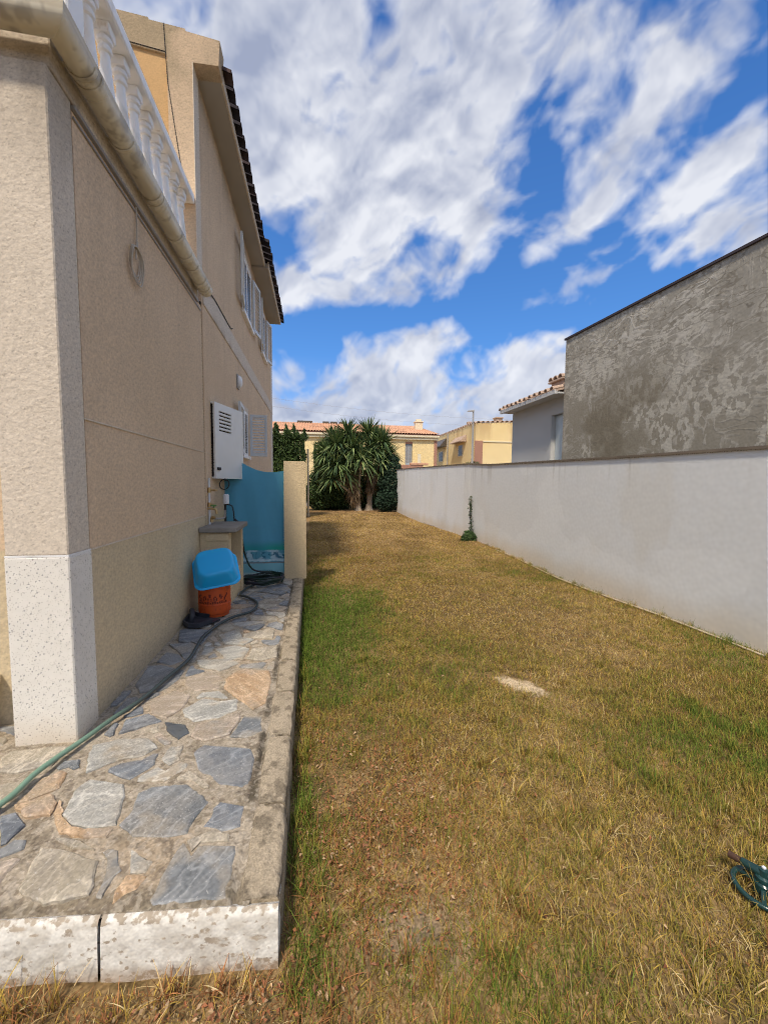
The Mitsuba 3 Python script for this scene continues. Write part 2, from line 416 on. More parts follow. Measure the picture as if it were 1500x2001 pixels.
mat('soil', P(soil_c), mortar_b, 0.03, diffuse=True)
scene['leafy'] = {'type': 'twosided', 'bsdf': principled({'type': 'mesh_attribute', 'name': 'vertex_color'}, 0.55, 0.25)}
scene['grass_blade'] = {'type': 'twosided', 'bsdf': {'type': 'diffuse', 'reflectance': {'type': 'mesh_attribute', 'name': 'vertex_color'}}}
mat('hedge_core', (0.012, 0.018, 0.008), diffuse=True)
mat('bark', P(lambda p, n, uv: mix((0.42, 0.34, 0.25), (0.60, 0.51, 0.40), fbm(p.x * 9, p.y * 9, p.z * 30, 3))), diffuse=True)
mat('hose_green', (0.20, 0.33, 0.25), rough=0.38, spec=0.45)
mat('hose_dark', P(lambda p, n, uv: mix((0.012, 0.035, 0.026), (0.02, 0.02, 0.035), smoothstep(0.4, 0.6, fbm(p.x * 5, p.y * 5, p.z * 9, 2)))), rough=0.35, spec=0.45)
mat('hose_snake', P(lambda p, n, uv: mix(mix((0.145, 0.255, 0.185), (0.21, 0.33, 0.25), fbm(p.x * 7, p.y * 7, p.z * 40, 2)), (0.04, 0.055, 0.058), smoothstep(2.0, 2.55, p.y))), rough=0.4, spec=0.45)
mat('blue_plastic', (0.012, 0.40, 0.84), rough=0.28, spec=0.5)


def orange_c(p, n, uv):
    c = mix((0.58, 0.095, 0.018), (0.44, 0.065, 0.016), fbm(p.x * 14, p.y * 14, p.z * 9, 3))
    return mix(c, (0.17, 0.05, 0.03), smoothstep(0.62, 0.78, fbm(p.x * 40 + 3, p.y * 40, p.z * 22, 3)) * 0.6)


mat('orange_paint', P(orange_c), rough=0.42, spec=0.4)
mat('letter_ink', (0.13, 0.02, 0.015), rough=0.5)
mat('brass', (0.55, 0.40, 0.20), rough=0.4, metallic=0.8)
mat('steel_grey', (0.33, 0.32, 0.31), rough=0.45, metallic=0.4)
mat('slab_grey', P(lambda p, n, uv: mix((0.20, 0.19, 0.175), (0.33, 0.31, 0.285), fbm(p.x * 15, p.y * 15, p.z * 15, 4))), diffuse=True)
mat('green_plastic', (0.10, 0.22, 0.07), rough=0.4)
mat('navy_plastic', P(lambda p, n, uv: mix((0.018, 0.022, 0.035), (0.05, 0.055, 0.07), fbm(p.x * 16, p.y * 16, p.z * 16, 3))), rough=0.45, spec=0.4)
mat('sprinkler_green', P(lambda p, n, uv: mix((0.007, 0.030, 0.030), (0.018, 0.06, 0.06), fbm(p.x * 40, p.y * 40, p.z * 40, 3))), rough=0.22, spec=0.5)
mat('sprinkler_brown', (0.075, 0.04, 0.028), rough=0.4)


def screen_c(p, n, uv):
    weave = 0.5 + 0.25 * dr.sin(p.x * 520.0) + 0.25 * dr.sin(p.z * 520.0)
    c = mix((0.075, 0.30, 0.47), (0.125, 0.40, 0.58), 0.5 * weave + 0.5 * fbm(p.x * 7, p.z * 1.5, 0, 3))
    teal = smoothstep(0.72, 0.58, p.z) * smoothstep(0.52, 0.58, p.z)
    c = mix(c, mix((0.03, 0.30, 0.33), (0.02, 0.36, 0.27), smoothstep(-0.75, -0.5, p.x)), teal * 0.85)
    # the printed edge: a pale band with dark scribbled strokes that cannot be read
    band = smoothstep(0.575, 0.555, p.z) * smoothstep(0.395, 0.41, p.z)
    pale = mix((0.10, 0.33, 0.45), (0.40, 0.58, 0.68), smoothstep(0.38, 0.62, fbm(p.x * 11, p.z * 16, 2, 3)))
    stroke = smoothstep(0.10, 0.04, dr.abs(fbm(p.x * 17 + 3, p.z * 17, 5, 2) - 0.5)) * smoothstep(0.44, 0.46, p.z) * smoothstep(0.55, 0.53, p.z)
    pale = mix(pale, (0.03, 0.15, 0.26), stroke * 0.9)
    line = smoothstep(0.014, 0.006, dr.abs(p.z - 0.425))
    pale = mix(pale, (0.50, 0.66, 0.74), line * 0.8)
    return mix(c, pale, band)


mat('screen_blue', P(screen_c), rough=0.7, spec=0.2)
mat('screen_strip', P(lambda p, n, uv: mix(mix((0.17, 0.43, 0.53), (0.25, 0.52, 0.60), fbm(p.x * 13, p.z * 13, 0, 3)), (0.42, 0.58, 0.60), smoothstep(0.27, 0.25, p.z))), rough=0.7, spec=0.2)
mat('post_render', P(lambda p, n, uv: mix((0.58, 0.46, 0.285), (0.68, 0.555, 0.365), fbm(p.x * 3, p.y * 3, p.z * 2, 3)) * (0.84 + 0.3 * grain(p, 120.0))), stucco_b, 0.005, diffuse=True)


def wallgrey_c(p, n, uv):
    c = mix((0.80, 0.825, 0.83), (0.84, 0.865, 0.87), fbm(p.y * 0.8, p.z * 0.9, 0, 4))
    c = mix(c, (0.77, 0.765, 0.72), smoothstep(0.5, 0.7, fbm(p.y * 2.2 + 7, p.z * 0.8, 0, 3)) * 0.5)
    splash = smoothstep(0.42, 0.0, p.z + 0.2 * (fbm(p.y * 2.2, 0, 0, 3) - 0.5))
    c = mix(c, (0.68, 0.58, 0.43), splash * 0.6)
    drip = smoothstep(0.6, 0.8, fbm(p.y * 9, p.z * 0.25, 2, 3)) * smoothstep(1.3, 1.9, p.z)
    c = mix(c, (0.48, 0.45, 0.39), drip * 0.40)
    patch = smoothstep(0.54, 0.56, fbm(p.y * 0.55 + 31, p.z * 0.7, 5, 4))
    c = c * (1.0 - 0.045 * patch)
    return c * (0.95 + 0.10 * grain(p, 28.0))


mat('wall_grey', P(wallgrey_c), stucco_b, 0.002, diffuse=True)
mat('coping_brown', P(lambda p, n, uv: mix((0.15, 0.125, 0.10), (0.25, 0.21, 0.17), fbm(p.y * 4, p.x * 9, 0, 3))), diffuse=True)
mat('coping_dark', (0.075, 0.065, 0.075), diffuse=True)


def raw_h(p):
    # trowel marks of a scratch coat: thin crossing ridges whose direction changes from patch to patch, denser towards the top
    w1, w2 = fbm(p.y * 1.3, p.z * 1.3, 0, 4) - 0.5, fbm(p.y * 1.3 + 9, p.z * 1.3, 4, 4) - 0.5
    y, z = p.y + 0.55 * w1, p.z + 0.55 * w2
    a = smoothstep(0.10, 0.03, dr.abs(fbm(y * 4.2, z * 13.0, 1, 3) - 0.5))
    b = smoothstep(0.10, 0.03, dr.abs(fbm(y * 14.0 + 4, z * 5.0, 7, 3) - 0.5))
    m = smoothstep(0.40, 0.60, fbm(p.y * 2.2 + 2, p.z * 2.2, 3, 3))
    return a * m + b * (1 - m)


def raw_c(p, n, uv):
    h = raw_h(p)
    hi = smoothstep(2.2, 4.1, p.z + 0.7 * (fbm(p.y * 0.8 + 3, p.z * 1.5, 0, 3) - 0.5))
    base = mix((0.255, 0.23, 0.18), (0.33, 0.31, 0.265), fbm(p.y * 1.2, p.z * 1.6, 0, 4))
    base = mix(base, (0.39, 0.375, 0.335), hi * 0.55)
    blotch = smoothstep(0.47, 0.56, fbm(p.y * 17.0 + 3, p.z * 12.0, 9, 4)) * smoothstep(0.36, 0.58, fbm(p.y * 1.4 + 21, p.z * 1.4, 2, 3))
    c = mix(base, (0.50, 0.48, 0.42), blotch * 0.85)
    c = mix(c, (0.54, 0.52, 0.47), h * (0.45 + 0.45 * hi) * smoothstep(0.30, 0.60, fbm(p.y * 2.7 + 11, p.z * 2.7, 2, 3)))
    line = smoothstep(0.05, 0.015, dr.abs(fbm(p.y * 4.6 + 15, p.z * 13.0, 5, 3) - 0.5)) * hi
    c = mix(c, (0.22, 0.20, 0.165), line * 0.7)
    damp = smoothstep(0.50, 0.66, fbm(p.y * 1.1 + 12, p.z * 1.3, 0, 4)) * smoothstep(3.7, 2.5, p.z)
    c = mix(c, (0.20, 0.175, 0.13), damp * 0.8)
    return c * (0.86 + 0.26 * grain(p, 45.0))


mat('raw_render', P(raw_c), lambda p, n, uv: raw_h(p) + 0.35 * grain(p, 60.0), 0.0018, diffuse=True)
mat('house_grey', P(lambda p, n, uv: mix((0.50, 0.50, 0.49), (0.56, 0.56, 0.55), fbm(p.y * 1.5, p.z * 1.5, 0, 3))), diffuse=True)
mat('door_pale', (0.55, 0.62, 0.65), rough=0.4)
mat('fascia_white', (0.55, 0.56, 0.57), diffuse=True)


def yellow_c(p, n, uv):
    c = mix((0.84, 0.65, 0.32), (0.88, 0.72, 0.42), fbm(p.x * 0.6, p.y * 0.6, p.z * 0.6, 3))
    drip = smoothstep(0.50, 0.72, fbm(p.x * 1.6 + p.y * 1.6, p.z * 0.13, 1, 3)) * smoothstep(4.4, 7.0, p.z)
    return mix(c, (0.50, 0.33, 0.16), drip * 0.6)


mat('yellow_wall', P(yellow_c), diffuse=True)
mat('cream_trim', (0.78, 0.70, 0.52), diffuse=True)
mat('pink_trim', (0.42, 0.23, 0.17), diffuse=True)
mat('door_grey', (0.38, 0.43, 0.47), rough=0.4)
mat('window_dark', (0.06, 0.065, 0.07), rough=0.25, spec=0.3)
mat('soffit_render', P(lambda p, n, uv: mix((0.35, 0.33, 0.30), (0.43, 0.405, 0.37), fbm(p.x * 3, p.y * 3, p.z * 3, 3))), diffuse=True)
scene['pane_glass'] = {'type': 'thindielectric'}
mat('lamp_metal', (0.33, 0.33, 0.33), rough=0.5)
mat('solar_dark', (0.10, 0.085, 0.07), rough=0.4)
mat('cream_pot', (0.66, 0.62, 0.50), rough=0.5)
mat('tan_pipe', (0.55, 0.47, 0.33), rough=0.6)
mat('white_plastic', (0.62, 0.66, 0.72), rough=0.4)

# traced outlines of the large flagstones, metres
STONES = [('slate',[(-1.16,2.75),(-1.18,3.03),(-1.09,3.03),(-0.91,2.92),(-0.91,2.75),(-0.97,2.65),(-1.09,2.65)]),
('slate',[(-1.15,3.09),(-1.14,3.26),(-1.03,3.2),(-0.96,3.08),(-1.04,3.02)]),
('slate',[(-1.17,3.41),(-1.01,3.43),(-0.91,3.33),(-0.88,3.05),(-0.94,3.06),(-1.03,3.22)]),
('slate',[(-1.19,3.72),(-1.15,3.77),(-0.9,3.7),(-0.92,3.37),(-1.12,3.47)]),
('slate',[(-1.14,2.42),(-1.13,2.58),(-1.08,2.59),(-1.04,2.5),(-1.1,2.39)]),
('slate',[(-1.04,2.34),(-0.94,2.39),(-0.84,2.3),(-0.95,2.25),(-1.02,2.22)]),
('slate',[(-0.44,2.1),(-0.4,2.28),(-0.3,2.26),(-0.28,2.12),(-0.34,2.08)]),
('slate',[(-0.59,2.0),(-0.56,2.05),(-0.32,1.99),(-0.29,1.91),(-0.29,1.71),(-0.43,1.77),(-0.54,1.88)]),
('wet',[(-0.82,2.29),(-0.7,2.25),(-0.66,2.17),(-0.7,2.12),(-0.78,2.2)]),
('pink',[(-0.99,2.51),(-0.88,2.64),(-0.77,2.57),(-0.77,2.43),(-0.83,2.33),(-0.92,2.38)]),
('pink',[(-0.65,2.24),(-0.52,2.26),(-0.44,2.33),(-0.41,2.26),(-0.45,2.12),(-0.57,2.08),(-0.64,2.13)]),
('pink',[(-0.86,2.8),(-0.72,2.88),(-0.62,2.77),(-0.62,2.62),(-0.76,2.62),(-0.84,2.69)]),
('orange',[(-0.6,2.74),(-0.53,2.88),(-0.32,2.82),(-0.29,2.66),(-0.3,2.4),(-0.36,2.34),(-0.49,2.5),(-0.58,2.62)]),
('orange',[(-1.2,1.92),(-1.14,1.96),(-1.11,1.94),(-1.09,1.85),(-1.18,1.79),(-1.21,1.78)]),
('light',[(-0.76,2.4),(-0.68,2.51),(-0.55,2.46),(-0.47,2.47),(-0.45,2.35),(-0.54,2.28),(-0.66,2.27),(-0.73,2.33)]),
('light',[(-0.78,3.27),(-0.65,3.33),(-0.52,3.25),(-0.54,3.05),(-0.68,3.08)]),
('light',[(-0.83,3.57),(-0.68,3.7),(-0.61,3.48),(-0.51,3.42),(-0.58,3.32),(-0.74,3.37)]),
('light',[(-0.76,3.85),(-0.6,3.91),(-0.46,3.86),(-0.69,3.75)]),
('light',[(-1.1,2.13),(-1.0,2.17),(-0.85,2.15),(-0.78,2.07),(-0.82,2.01),(-0.92,2.0),(-1.03,1.93),(-1.08,2.05)]),
('light',[(-0.73,1.98),(-0.72,2.06),(-0.66,2.06),(-0.64,1.96),(-0.68,1.92)]),
('light',[(-0.87,3.07),(-0.63,3.07),(-0.55,2.98),(-0.66,2.87),(-0.82,2.96)]),
('beige',[(-0.51,3.05),(-0.5,3.24),(-0.31,3.26),(-0.29,3.05),(-0.4,3.0)]),
('beige',[(-0.62,3.56),(-0.42,3.66),(-0.36,3.6),(-0.36,3.42),(-0.61,3.48)]),
('beige',[(-0.65,4.08),(-0.41,4.01),(-0.36,3.88),(-0.62,3.93)]),
('beige',[(-1.47,2.14),(-1.29,2.15),(-1.21,2.14),(-1.21,2.01),(-1.35,1.98),(-1.42,2.0),(-1.48,2.1)]),
('beige',[(-1.35,1.9),(-1.25,1.92),(-1.21,1.92),(-1.25,1.81),(-1.29,1.81)]),
('light',[(-0.99,1.69),(-1.02,1.83),(-0.99,1.88),(-0.83,1.83),(-0.79,1.75),(-0.76,1.6),(-0.85,1.6),(-0.93,1.63)]),
('orange',[(-1.03,1.7),(-1.05,1.78),(-0.98,1.67),(-0.93,1.62),(-0.78,1.58),(-0.76,1.58),(-0.77,1.55),(-0.85,1.56),(-0.95,1.6)]),
('orange',[(-0.64,1.33),(-0.63,1.38),(-0.56,1.37),(-0.58,1.32),(-0.63,1.29)]),
('orange',[(-1.2,1.83),(-1.1,1.82),(-1.05,1.76),(-1.04,1.7),(-1.13,1.7),(-1.21,1.77)]),
('slate',[(-0.75,1.6),(-0.73,1.67),(-0.74,1.76),(-0.7,1.79),(-0.56,1.78),(-0.47,1.7),(-0.44,1.66),(-0.47,1.59),(-0.48,1.52),(-0.56,1.51),(-0.67,1.54)]),
('slate',[(-0.41,1.63),(-0.39,1.66),(-0.29,1.62),(-0.29,1.52),(-0.35,1.51),(-0.43,1.54),(-0.41,1.58)]),
('slate',[(-0.52,1.28),(-0.51,1.4),(-0.48,1.48),(-0.44,1.42),(-0.42,1.46),(-0.29,1.44),(-0.28,1.31),(-0.29,1.25),(-0.4,1.26),(-0.51,1.26)]),
('slate',[(-1.23,1.72),(-1.17,1.74),(-1.11,1.66),(-1.12,1.59),(-1.13,1.58)]),
('beige',[(-0.95,1.39),(-0.98,1.54),(-0.87,1.51),(-0.75,1.45),(-0.72,1.36),(-0.72,1.33),(-0.84,1.32),(-0.92,1.36)]),
('beige',[(-0.47,1.49),(-0.39,1.52),(-0.32,1.49),(-0.32,1.46),(-0.42,1.47),(-0.44,1.43)]),
('beige',[(-0.95,1.58),(-0.85,1.55),(-0.79,1.5),(-0.87,1.52)]),
('light',[(-0.62,1.39),(-0.66,1.48),(-0.56,1.42),(-0.57,1.38)])]

# ------------------------------------------------------------------ ground
DIP_Y = [-5, 2.9, 4.2, 5.9, 7.4, 9.4, 11.5, 15.9, 21, 40]
DIP_Z = [0, 0, -.03, -.075, .0, .04, .02, -.06, 0, 0]


def lawn_z(x, y):
    x, y = np.asarray(x, float), np.asarray(y, float)
    k = np.clip((x - 2.3) / 1.6, 0, 1)
    z = np.interp(y, DIP_Y, DIP_Z) * k * k * (3 - 2 * k)
    p = np.stack([x, y, 0 * x], -1)
    z = z + 0.035 * (meshkit.fbm(p * 1.1 + 2, 3, 4) - 0.5) + 0.022 * (meshkit.fbm(p * 7 + 5, 3, 6) - 0.5)
    sand = np.exp(-(((x - 1.52 + 0.55 * (y - 2.64)) / 0.13) ** 2) - ((y - 2.64) / 0.2) ** 2)
    return z + 0.010 * sand


gx = np.r_[-300, -120, -60, -30, -15, -8, -4, -2.2, np.arange(-1.4, 4.5, 0.05), 4.8, 5.5, 7, 10, 15, 25, 40, 70, 130, 300]
gy = np.r_[-300, -120, -60, -30, -15, -8, -4, -2, -1, 0, np.arange(0.5, 6, 0.05), np.arange(6, 24, 0.12), 25, 27, 30, 36, 45, 60, 90, 150, 300]
GX, GY = np.meshgrid(gx, gy)
GZ = lawn_z(GX, GY)
inpath = (GX < -0.2) & (GY > 1.3) & (GX > -4) & (GY < 12.0)
GZ = np.where(inpath, -0.06, GZ)
nx, ny = len(gx), len(gy)
idx = np.arange(nx * ny).reshape(ny, nx)
q = np.stack([idx[:-1, :-1], idx[:-1, 1:], idx[1:, 1:], idx[1:, :-1]], -1).reshape(-1, 4)
ground = trimesh.Trimesh(np.c_[GX.ravel(), GY.ravel(), GZ.ravel()], np.vstack([q[:, [0, 1, 2]], q[:, [0, 2, 3]]]), process=False)
put('lawn', ground, 'soil', smooth=True, kind='structure', label='sloping dry lawn between the flagstone path and the grey boundary wall')

# ------------------------------------------------------------------ flagstone path
labels['path'] = {'label': 'raised flagstone path along the house wall with a concrete kerb', 'kind': 'structure'}
EDGE = Polygon([(-0.247, 1.205), (-3.2, 1.56), (-3.2, 12.0), (-0.275, 12.0)])


def kx(y):
    return -0.115 - 0.0115 * (y - 1.19)


def bed_mesh():
    xs, ys = np.r_[np.arange(-3.2, -1.3, 0.05), np.arange(-1.3, -0.32, 0.02), np.arange(-0.32, -0.2, 0.008)], np.arange(1.15, 6.0, 0.02)
    X, Y = np.meshgrid(xs, ys)
    front = 1.205 + (-0.247 - X) * 0.12
    Yc = np.maximum(Y, front)
    p = np.stack([X, Yc, 0 * X], -1)
    Z = 0.172 + 0.018 * (meshkit.fbm(p * 10, 4, 2) - 0.5) + 0.010 * (meshkit.fbm(p * 2.2, 2, 3) - 0.5)
    gx_ = kx(Y) - 0.137 + 0.012 * (meshkit.fbm(np.stack([0 * X, Y * 9, 0 * X], -1), 3, 8) - 0.5)
    Z = Z - 0.020 * np.exp(-((X - gx_) / 0.010) ** 2) * np.clip((meshkit.fbm(np.stack([0 * X, Y * 4, 0 * X], -1), 3, 18) - .38) * 5, 0, 1)
    n, m = X.shape
    i = np.arange(n * m).reshape(n, m)
    q = np.stack([i[:-1, :-1], i[:-1, 1:], i[1:, 1:], i[1:, :-1]], -1).reshape(-1, 4)
    top = trimesh.Trimesh(np.c_[X.ravel(), Yc.ravel(), Z.ravel()], np.vstack([q[:, [0, 1, 2]], q[:, [0, 2, 3]]]), process=False)
    base = hexa([(-3.2, 1.57, -.1), (-.24, 1.215, -.1), (-.26, 12, -.1), (-3.2, 12, -.1)], [(-3.2, 1.57, .155), (-.24, 1.215, .155), (-.26, 12, .155), (-3.2, 12, .155)])
    far = bx(-1.3, -0.255, 5.95, 12, 0.0, 0.172, 0)
    return [top, base, far]


put('path__mortar_bed', bed_mesh(), 'mortar', smooth=30)

rng = np.random.default_rng(7)


def flagstone(poly, kind):
    """One flat stone: a jittered outline with a worn arris, standing a little proud of the mortar and slightly tilted."""
    ring = np.array(poly.exterior.coords)[:-1]
    out = []
    for a, b in zip(ring, np.roll(ring, -1, axis=0)):
        k = max(1, int(np.linalg.norm(b - a) / 0.022))
        for t in np.arange(k) / k:
            out.append(a + (b - a) * t + rng.normal(0, 0.0022, 2))
    pl = Polygon(out).buffer(0.004).buffer(-0.004)
    if pl.geom_type != 'Polygon' or pl.area < 1e-3:
        return None
    o = np.array(pl.exterior.simplify(0.0015).coords)[:-1]
    if Polygon(o).exterior.is_ccw is False:
        o = o[::-1]
    inn = Polygon(o).buffer(-0.006, join_style='round')
    if inn.geom_type != 'Polygon' or inn.is_empty:
        return None
    c = np.array([inn.centroid.x, inn.centroid.y])
    r = o - c
    L = np.linalg.norm(r, axis=1, keepdims=True)
    i_ = c + r * (1 - np.minimum(0.007 / np.maximum(L, 1e-6), 0.4))
    tilt, h = rng.normal(0, 0.008, 2), 0.1775 + rng.uniform(0, 0.006)
    zt = h + (i_ - c) @ tilt
    n = len(o)
    v = np.vstack([np.c_[o, np.full(n, 0.15)], np.c_[o, zt - 0.005], np.c_[i_, zt], [[c[0], c[1], h]]])
    f = []
    for j in range(n):
        k = (j + 1) % n
        f += [[j, k, n + k], [j, n + k, n + j], [n + j, n + k, 2 * n + k], [n + j, 2 * n + k, 2 * n + j]]
    try:
        tv, tf = trimesh.creation.triangulate_polygon(Polygon(i_), engine='earcut')
        base = len(v)
        v = np.vstack([v, np.c_[tv, h + (tv - c) @ tilt]])
        f = np.vstack([f, np.asarray(tf) + base])
    except Exception:
        f = np.vstack([f, [[2 * n + j, 2 * n + (j + 1) % n, 3 * n] for j in range(n)]])
    m = trimesh.Trimesh(v, f, process=False)
    return m


SM = {'slate': ['stone_slate', 'stone_slate_blue'], 'wet': ['stone_wet'], 'pink': ['stone_pink'], 'orange': ['stone_orange'], 'light': ['stone_light'], 'beige': ['stone_beige']}
used, count = [], 0
for i, (kind, pts) in enumerate(STONES):
    pl = Polygon(pts).buffer(0)
    if used:
        pl = pl.difference(unary_union([u.buffer(0.008) for u in used]))
    if pl.geom_type != 'Polygon':
        pl = max(getattr(pl, 'geoms', [pl]), key=lambda g: g.area)
    m = flagstone(pl, kind)
    if m is None:
        continue
    used.append(pl)
    put('flagstone', m, SM[kind][i % len(SM[kind])], 'path', smooth=25)
# smaller and farther stones between the large ones
cover = unary_union([u.buffer(0.016) for u in used])
house_foot = sbox(-6, 2.4, -1.215, 13).union(sbox(-1.49, 2.17, -1.19, 2.42))
zone = EDGE.intersection(sbox(-2.2, 1.2, 0, 5.95)).buffer(-0.03).difference(house_foot.buffer(0.01))
seeds = []
for y in np.arange(1.1, 6.2, 0.165):
    for x in np.arange(-2.4, 0, 0.205):
        seeds.append((x + rng.uniform(-.08, .08) + 0.10 * (int(y / 0.165) % 2), y + rng.uniform(-.06, .06)))
cells = shapely.voronoi_polygons(shapely.MultiPoint(seeds))
for cell in cells.geoms:
    keep = 1.0 if cell.centroid.y > 3.75 else 0.93
    pl = cell.intersection(zone).difference(cover).buffer(-0.012).buffer(-0.012).buffer(0.012)
    for g in getattr(pl, 'geoms', [pl]):
        if g.is_empty or g.area < 0.0022 or rng.uniform() > keep:
            continue
        kind = rng.choice(['slate', 'light', 'beige', 'pink', 'orange'], p=[.36, .28, .24, .10, .02])
        m = flagstone(g.simplify(0.006), kind)
        if m is not None:
            put('flagstone', m, SM[kind][int(rng.integers(len(SM[kind])))], 'path', smooth=25)

# kerb stones along the lawn
ys = [1.225, 1.615, 2.07, 2.52, 2.98, 3.45, 3.92, 4.40, 4.88, 5.36, 5.84, 6.32]
for a, b in zip(ys[:-1], ys[1:]):
    g = 0.009
    y0, y1 = a + g, b - g
    w = 0.128
    n = 7
    yy = np.linspace(y0, y1, n)
    prof = np.array([[-w, -.08], [-w, .170], [-w + .012, .183], [-.02, .184], [-.004, .172], [0, .15], [.004, .07], [.006, -.08]])
    rings = []
    for t, y in enumerate(yy):
        j = rng.normal(0, 0.0022, (len(prof), 2))
        e = 0.005 if t in (0, n - 1) else 0
        rings.append(np.c_[kx(y) + prof[:, 0] + j[:, 0] - np.sign(prof[:, 0] + w / 2) * e, np.full(len(prof), y), prof[:, 1] + j[:, 1] - e * (prof[:, 1] > 0.1)])
    v = np.vstack(rings)
    k = len(prof)
    f = []
    for t in range(n - 1):
        for j in range(k - 1):
            p0 = t * k + j
            f += [[p0, p0 + 1, p0 + k + 1], [p0, p0 + k + 1, p0 + k]]
    f += [[0, j + 1, j] for j in range(1, k - 1)] + [[(n - 1) * k, (n - 1) * k + j, (n - 1) * k + j + 1] for j in range(1, k - 1)]
    m = trimesh.Trimesh(v, f, process=False); m.fix_normals()
    put('kerb_stone', m, 'kerb_concrete', 'path', smooth=35)


def end_block(x0, x1):
    """A whitewashed block across the end of the path, its top edge crumbled."""
    n = int((x1 - x0) / 0.02)
    xs = np.linspace(x0, x1, n)
    rows = [(-.06, 0.0), (0.0, 0.0), (.05, 0.0), (.10, 0.0), (.14, 0.001), (.165, 0.004), (.176, 0.011), (.179, 0.024)]
    v = []
    for r_, (z, back) in enumerate(rows):
        p = np.c_[xs, np.full(n, z), np.zeros(n)]
        bump = meshkit.fbm(p * 22 + 3, 4, 9) - 0.5
        worn = np.maximum(0, meshkit.fbm(p * 9 + 1, 3, 5) - 0.5) * (0.012 if z > 0.15 else 0.003)
        yy = 1.178 + (-0.117 - xs) * 0.105 + back + 0.003 * bump + worn + (0.175 - z) * (-0.045)
        v.append(np.c_[xs, yy, z + (0.006 * bump if z > 0.1 else 0) - worn * 0.5])
    back = np.c_[xs, 1.178 + (-0.117 - xs) * 0.105 + 0.06, np.full(n, 0.150)]
    v = np.vstack(v + [back])
    k = len(rows) + 1
    f = []
    for r_ in range(k - 1):
        for j in range(n - 1):
            a = r_ * n + j
            f += [[a, a + 1, a + n + 1], [a, a + n + 1, a + n]]
    m = trimesh.Trimesh(v, f, process=False)
    side = hexa([(x0, 1.25 + (-0.117 - x0) * .105, -.06), (x1, 1.19 + (-0.117 - x1) * .105, -.06), (x1, 1.30, -.06), (x0, 1.30 + (-0.117 - x0) * .105, -.06)],
                [(x0, 1.25 + (-0.117 - x0) * .105, .15), (x1, 1.19 + (-0.117 - x1) * .105, .15), (x1, 1.30, .15), (x0, 1.30 + (-0.117 - x0) * .105, .15)])
    return [m, side]


put('kerb_block', end_block(-0.640, -0.117), 'whitewash', 'path', smooth=40, label='right whitewashed kerb block across the end of the path')
put('kerb_block', end_block(-1.25, -0.648), 'whitewash', 'path', smooth=40, label='left whitewashed kerb block across the end of the path')
put('kerb_block', end_block(-2.2, -1.258), 'whitewash', 'path', smooth=40)

# ------------------------------------------------------------------ the house on the left
H = thing('house', 'beige rendered two storey house with a terrace balustrade beside the flagstone path', 'house')
WX = -1.205
# terrace block and porch
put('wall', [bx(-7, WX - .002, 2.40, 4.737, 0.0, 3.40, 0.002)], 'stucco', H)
put('porch_ceiling', bx(-7, -1.49, 2.19, 2.40, 3.15, 3.40, 0), 'trim', H)
put('corner_pilaster', bx(-1.477, WX + .004, 2.19, 2.385, 1.134, 3.40, 0.006), 'trim', H, label='corner pilaster with a pale speckled foot')
put('pilaster_foot', bx(-1.480, WX + .008, 2.186, 2.392, 0.12, 1.126, 0.006), 'plinth', H)
put('joint_line', bx(-1.478, WX + .006, 2.188, 2.39, 1.1255, 1.1345, 0), 'white_paint', H)
put('joint_line', bx(WX - .004, WX + .002, 2.392, 4.73, 1.124, 1.131, 0), 'trim', H)
put('joint_line', [bx(WX - .004, WX + .006, 2.386, 5.02, 1.826, 1.834, 0.002)], 'trim', H)
put('expansion_joint', [bx(WX - .02, WX - .004, 4.737, 4.748, 0.1, 3.45, 0)], 'dark_gap', H)
put('joint_cover', [bx(WX - .004, WX + .008, 4.752, 4.776, 0.1, 3.448, 0.002)], 'stucco', H)
put('terrace_slab', [bx(-7, WX + .012, 2.215, 4.60, 3.402, 3.60, 0.006), bx(-7, WX + .022, 2.20, 4.60, 3.56, 3.62, 0.004)], 'trim', H)
# main block
GYF = 4.62
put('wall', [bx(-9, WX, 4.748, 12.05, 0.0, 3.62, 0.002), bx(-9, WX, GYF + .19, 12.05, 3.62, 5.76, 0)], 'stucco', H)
gab = Polygon([(-9, 3.61), (WX, 3.61), (WX, 5.735), (-.955, 5.745), (-.938, 5.985), (-1.26, 6.018), (-1.268, 6.040), (-1.60, 6.062), (-1.61, 6.082), (-1.9, 6.10), (-3.5, 6.28), (-9, 6.28)])
panel = Polygon([(-9, 3.63), (-1.445, 3.63), (-1.445, 5.775), (-1.80, 5.81), (-3.0, 5.93), (-9, 5.93)])
put('gable_wall', prism(gab.difference(panel), 0.18, 'y', GYF), 'stucco', H)
put('gable_panel', prism(panel.buffer(0.004), 0.14, 'y', GYF + .022), 'gable_paint', H, label='recessed orange panel of the gable wall above the terrace')
put('corner_strip', [bx(WX - .002, WX + .005, GYF - .004, 4.80, 3.70, 5.735, 0.001)], 'trim', H)
put('corner_strip', [bx(WX - .01, WX + .006, 11.62, 12.055, 0.2, 5.70, 0.002)], 'trim', H)
put('string_course', bx(WX - .01, WX + .012, 4.80, 12.06, 3.452, 3.705, 0.004), 'trim', H, label='pale band along the long wall at first floor level')
